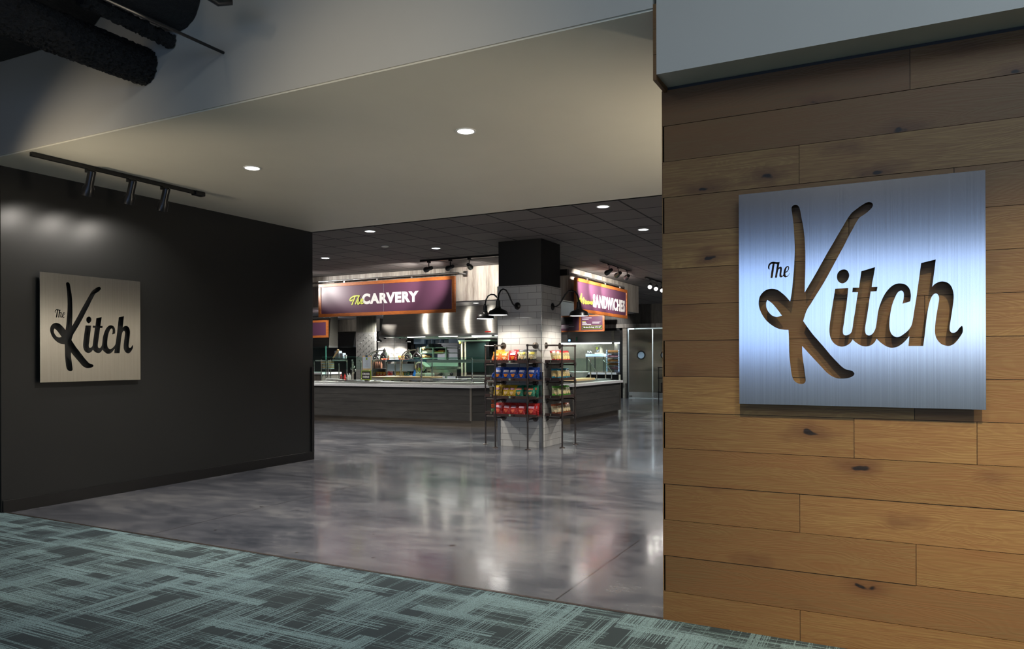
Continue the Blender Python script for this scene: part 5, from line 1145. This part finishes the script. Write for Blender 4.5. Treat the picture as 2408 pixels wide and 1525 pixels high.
t = thing('mixing_basin', 'wide white tilted basin behind the wooden board', 'basin', (-7.0, xpt(1362, 880, -7.0)[1], LEDGE)); MB().lathe((-7.0, xpt(1362, 880, -7.0)[1], LEDGE), [(.0005, .01), (.13, .0), (.20, .08), (.24, .17), (.25, .175), (.19, .09), (.0005, .02)], 28).build('bowl', M['white'], t, True)
# ------------------------------------------------------------------ rear wall, steel doors, rear kitchen
YW = 25.0; xl, xr = at(1464.5, 850, YW)[0], at(1474.5, 850, YW)[0]; dl, dr = at(1478.5, 850, YW)[0], at(1533, 850, YW)[0]; DW = dr-dl
zh0, zh1 = at(1500, 770, YW)[1], at(1500, 761, YW)[1]
struct(MB().box(-16, 4.5, YW, YW+.2, zh1, 3.28).build('wall_rear', M['darkwood']))
struct(MB().box(-16, 4.5, YW-.06, YW, zh0, zh1).build('trim_6', M['greywood']))
struct(MB().box(xl, xr, YW-.02, YW+.2, 0, zh0).build('wall_rear_pier', m_tile('beige_pier_tile', S(168, 160, 148), S(130, 124, 116), rough=.3)))
struct(MB().box(dl+2*DW+.12, 4.5, YW, YW+.2, 0, zh0).build('wall_rear_right', M['darkwood']))
struct(MB().box(-16, xl, YW+.02, YW+.2, 0, .86).build('wall_rear_low', M['dark']))
fm = MB().box(xl-.10, xl, YW-.03, YW+.1, 0, zh0).box(-16, xl, YW-.03, YW+.1, zh0-.08, zh0); struct(fm.build('trim_7', M['black']))
fm = MB().box(xr, dl-.03, YW-.03, YW+.1, 0, zh0).box(xr, dl+2*DW+.12, YW-.03, YW+.1, 2.45, zh0).box(dl+2*DW+.06, dl+2*DW+.12, YW-.03, YW+.1, 0, 2.45); struct(fm.build('trim_8', M['black']))
lit = M['white']
for i in range(2):
    x0 = dl+i*(DW+.035); 
    dm = struct(MB().box(x0, x0+DW-.0, YW+.02, YW+.06, .025, 2.41).build('door_%d' % (i+1), M['doorsteel'], bevel=.003))
    cx_ = at(1507.3, 834, YW)[0]+i*(DW+.035) if i == 0 else x0+DW*.5; cz = at(1507, 834.5, YW)[1]
    MB().lathe((cx_, YW+.02, cz), [(.115, -.012), (.15, -.014), (.158, 0)], 32, 'Y').build('window_gasket', M['black_rub'], dm, True)
    MB().lathe((cx_, YW+.02, cz), [(.0005, -.006), (.118, -.006)], 32, 'Y').build('round_window', M['bluecab'], dm)
    MB().box(x0, x0+DW, YW+.012, YW+.02, .03, .22).build('kick_plate', M['steelx'], dm)
    MB().box(x0+.02, x0+.12, YW+.005, YW+.02, .04, .10).build('pivot', M['steel'], dm)
struct(MB().box(dl-.3, dl+2*DW+.4, YW+1.6, YW+1.7, 0, 3).box(dl-.4, dl-.3, YW+.2, YW+1.7, 0, 3).box(dl+2*DW+.4, dl+2*DW+.5, YW+.2, YW+1.7, 0, 3).box(dl-.4, dl+2*DW+.5, YW+.2, YW+1.7, 2.9, 3).build('wall_passage', M['white']))
# rear kitchen
struct(MB().box(-16, -8.95, 27.6, 27.8, 0, 3.2).box(-9.05, -8.95, YW+.2, 27.6, 0, 3.2).box(-16, -8.95, YW+.2, 27.6, 2.75, 2.85).build('wall_rear_kitchen', pm('beige_steel_lining', S(176, 170, 150), .35, .2)))
t = thing('serving_ledge', 'pale serving ledge in the rear kitchen opening beside the tiled pier', 'ledge', (xl-.5, YW-.2, .83))
MB().box(-14, xl-.12, YW-.35, YW-.04, .83, .90).build('worktop', M['quartz'], t, bevel=.005)
x, _ = at(1457, 900, YW-.3); MB().box(x-.03, x+.03, YW-.3, YW-.24, 0, .83).build('leg', M['cream'], t); MB().box(-14, x-.05, YW-.12, YW-.04, 0, .83).build('front_panel', M['black_wall'], t)
h = hood('exhaust_hood', 'long grey stainless hood in the rear kitchen above the pastry rack', -14.5, xl-.1, 25.2, 1.97, 2.5, 1.6, .05, M['steelx'])
MB().box(-14.4, xl-.15, 25.3, 25.5, 1.93, 1.97).build('light_strip', M['lens_c'], h)
x, z = at(1339, 800, 25.17); b_ = MB().box(x-.06, x+.06, 25.17, 25.2, z-.06, z+.06).build('control_panel', M['slate'], h); MB().box(x-.035, x+.035, 25.165, 25.17, z-.03, z+.03).build('screen', emit('blue_screen', (.3, .7, 1, 1), 2), b_)
x, z = at(1355.5, 797, 25.18); MB().box(x-.015, x+.015, 25.18, 25.2, z-.07, z+.07).build('green_indicator', pm('green_indicator', S(30, 160, 110), .4), h)
for xx in (-12, -10.6, -9.4): lamp('rear_hood_light', 'SPOT', (xx, 25.9, 1.9), 22, (.88, .97, 1), .05, (xx, 26.1, 0), 160, .5)
t = thing('prep_table', 'blue-white prep table with machines on top in the rear kitchen', 'table', pt(1400, 880, 26.0))
ibox(MB(), 1377, 831.5, 1421, 838, 26.0, .8).build('tabletop', M['bluecab'], t, bevel=.006)
for q in (1379, 1398, 1418): ibox(MB(), q, 838, q+2, 900, 26.05, .05).build('leg', M['steel'], t)
x, z = at(1408, 831.5, 26.3); t = thing('stand_mixer', 'cream stand mixer on the prep table in the rear kitchen', 'mixer', (x, 26.3, z))
MB().box(x-.14, x+.14, 26.2, 26.5, z, z+.05).box(x+.04, x+.12, 26.25, 26.45, z+.05, z+.28).build('base', M['cream'], t, bevel=.02); MB().lathe((x-.02, 26.35, z+.30), [(.0005, -.17), (.06, -.14), (.075, 0), (.06, .12), (.0005, .15)], 16, 'X').build('motor_head', M['cream'], t, True); MB().lathe((x-.05, 26.35, z+.05), [(.0005, 0), (.06, 0), (.09, .10), (.095, .14), (.0005, .14)], 18).build('bowl', M['chrome'], t, True)
t = thing('yellow_card', 'small yellow card hanging beside the cream mixer', 'card', pt(1404, 818, 26.1)); ibox(MB(), 1401.5, 815.5, 1406, 821, 26.1, .01).build('card', M['lime'], t)
for i, (q, y) in enumerate(((1384, 828), (1390, 827))): x, z = at(q, 831.5, 26.2); t = thing('metal_jar', 'small steel jar on the prep table, %s one of two' % ('left', 'right')[i], 'jar', (x, 26.2, z), 'steel jars on the prep table'); MB().lathe((x, 26.2, z), [(.0005, 0), (.05, 0), (.055, .09), (.03, .13), (.0005, .13)], 14).build('jar', M['chrome'], t, True)
# pastry rack
t = thing('pastry_rack', 'white sheet-pan rack of trays on the ledge beside the tiled pier', 'rack', pt(1440, 872, 25.2))
for q in (1425.5, 1454, 1460.5): 
    u_ = ibox(MB(), q, 822, q+2.4, 873, 25.0 if q < 1460 else 25.4, .06).build('upright', M['bluecab'], t)
    for k_ in range(8): ibox(MB(), q+.6, 825+k_*5.6, q+1.8, 827.2+k_*5.6, 24.995 if q < 1460 else 25.395, .005).build('slot', M['black'], u_)
zs = [829, 839.5, 850, 858.5, 868.5]
for y in zs: ibox(MB(), 1428, y, 1454, y+1.4, 25.05, .45).build('sheet_pan', M['steel'], t)
pas = MB().lathe((0, 0, 0), [(.0005, -.10), (.035, -.08), (.05, 0), (.035, .08), (.0005, .10)], 12, 'X').build('pastry', M['bread'], None, True); tag(pas, '', 'pastry', 'pastries on the sheet-pan rack')
pink = pm('pink_iced_pastry', S(214, 160, 170), .4, var=.2, scale=30); n_ = 0
pas2 = pas.copy(); pas2.data = pas.data.copy(); pas2.data.materials[0] = pink; C.objects.link(pas2); u1 = u2 = True
for j, y in enumerate(zs):
    for i in range(3):
        pk = j in (1, 4); 
        if pk: o = pas2 if u2 else pas2.copy(); C.objects.link(o) if not u2 else None; u2 = False
        else: o = pas if u1 else pas.copy(); C.objects.link(o) if not u1 else None; u1 = False
        x, z = at(1432.5+i*8.5, y, 25.2); o.location = (x, 25.22, z+.048); o['label'] = '%s pastry, %s on the %s pan of the pastry rack' % ('pink-iced' if pk else 'brown', ORD[i], ('first', 'second', 'third', 'fourth', 'fifth')[j])
# menu board
for xx in (-11.2, -9.3): lamp('rear_hood_fill', 'SPOT', (xx, 23.3, 3.15), 60, (1, .96, .92), .04, (xx, 25.2, 2.2), 70, .6)  # added hall-side spots, no fixtures, to lift the rear hood
YM = 24.3; a = at(1298, 741, YM); b = at(1421.5, 778.5, YM); zb = b[1]; zt = at(1421, 739, YM)[1]
t = thing('menu_board', 'plum menu board in an orange wood frame under the Sandwiches sign', 'menu board', (a[0], YM, zb))
xm0, xm1 = at(1361.5, 760, YM)[0], at(1366, 760, YM)[0]
MB().box(a[0], b[0], YM, YM+.05, zb, zb+.05).box(a[0], b[0], YM, YM+.05, zt-.05, zt).box(b[0]-.07, b[0], YM, YM+.05, zb+.05, zt-.05).box(xm0, xm1, YM, YM+.05, zb+.05, zt-.05).box(a[0], a[0]+.07, YM, YM+.05, zb+.05, zt-.05).build('frame', M['orangewood'], t)
MB().box(a[0]+.07, b[0]-.07, YM+.02, YM+.03, zb+.05, zt-.05).build('panel', M['plum'], t)
q = at(1346, 762, YM); MB().box(a[0]+.07, q[0], YM+.012, YM+.02, q[1], zt-.05).build('screen', M['black'], t)
def lb(px0, px1, py, h=.9, mat='letter'): a_ = at(px0, py, YM+.016); b_ = at(px1, py, YM+.016); MB().box(a_[0], b_[0], YM+.014, YM+.019, a_[1]-h*.007, a_[1]+h*.007).build('menu_line', M[mat], t)
for r_ in ((1369, 1391, 747.5), (1369, 1384, 750.5), (1369, 1378, 757.8), (1369, 1380, 760.3), (1369, 1390, 762.6), (1393, 1412, 757), (1393, 1409, 759.5), (1320, 1337, 765), (1320, 1350, 768), (1320, 1337, 771)): lb(*r_)
lb(1369, 1377, 755, 1.1, 'lime')
a_ = at(1369, 766, YM+.01); b_ = at(1415.5, 772.2, YM+.01); MB().box(a_[0], b_[0], YM+.012, YM+.019, b_[1], a_[1]).build('notice_border', M['limepaint'], t); MB().box(a_[0]+.012, b_[0]-.012, YM+.008, YM+.012, b_[1]+.012, a_[1]-.012).build('notice_panel', M['black_rub'], t)
text_mesh('Ask about the burger of the day!', 'notice_lettering', M['letter'], a_[0]+.05, b_[0]-.05, b_[1]+.022, a_[1]-.018, YM+.004, t, bold=.02)
for x in (a[0]+.5, b[0]-.5): MB().tube([(x, YM+.03, zt-.01), (x, YM+.03, 3.28)], .01, 6).build('hanger', M['black'], t, True)
lamp('menu_fill', 'SPOT', (at(1385, 745, 23)[0], 23.2, 3.1), 30, (1, .95, .92), .03, ((xm1+b[0])/2, YM, 2.4), 50, .8)  # extra spot without a fixture, added for the menu board
# black cart beside the doors
x, y = -6.43, 22.1
t = thing('utility_cart', 'black metal utility cart by the steel doors at the oak wall edge', 'cart', (x, y, 0))
for dx in (0, .62):
    for dy in (0, .5): MB().tube([(x+dx, y+dy, 0), (x+dx, y+dy, 1.12)], .014, 8).build('leg', M['black'], t, True)
for z in (1.1, .78, .35): MB().box(x-.02, x+.64, y-.02, y+.52, z, z+.03).build('cart_shelf', M['black'], t)
MB().box(x+.05, x+.6, y+.02, y+.48, .38, .66).build('storage_bin', M['black_rub'], t, bevel=.02)
t = thing('paper_roll', 'white roll standing on the black utility cart', 'paper roll', (x+.3, y+.2, 1.13)); MB().lathe((x+.27, y+.2, 1.131), [(.02, 0), (.10, 0), (.10, .42), (.02, .42)], 20).build('roll', M['white'], t, True)
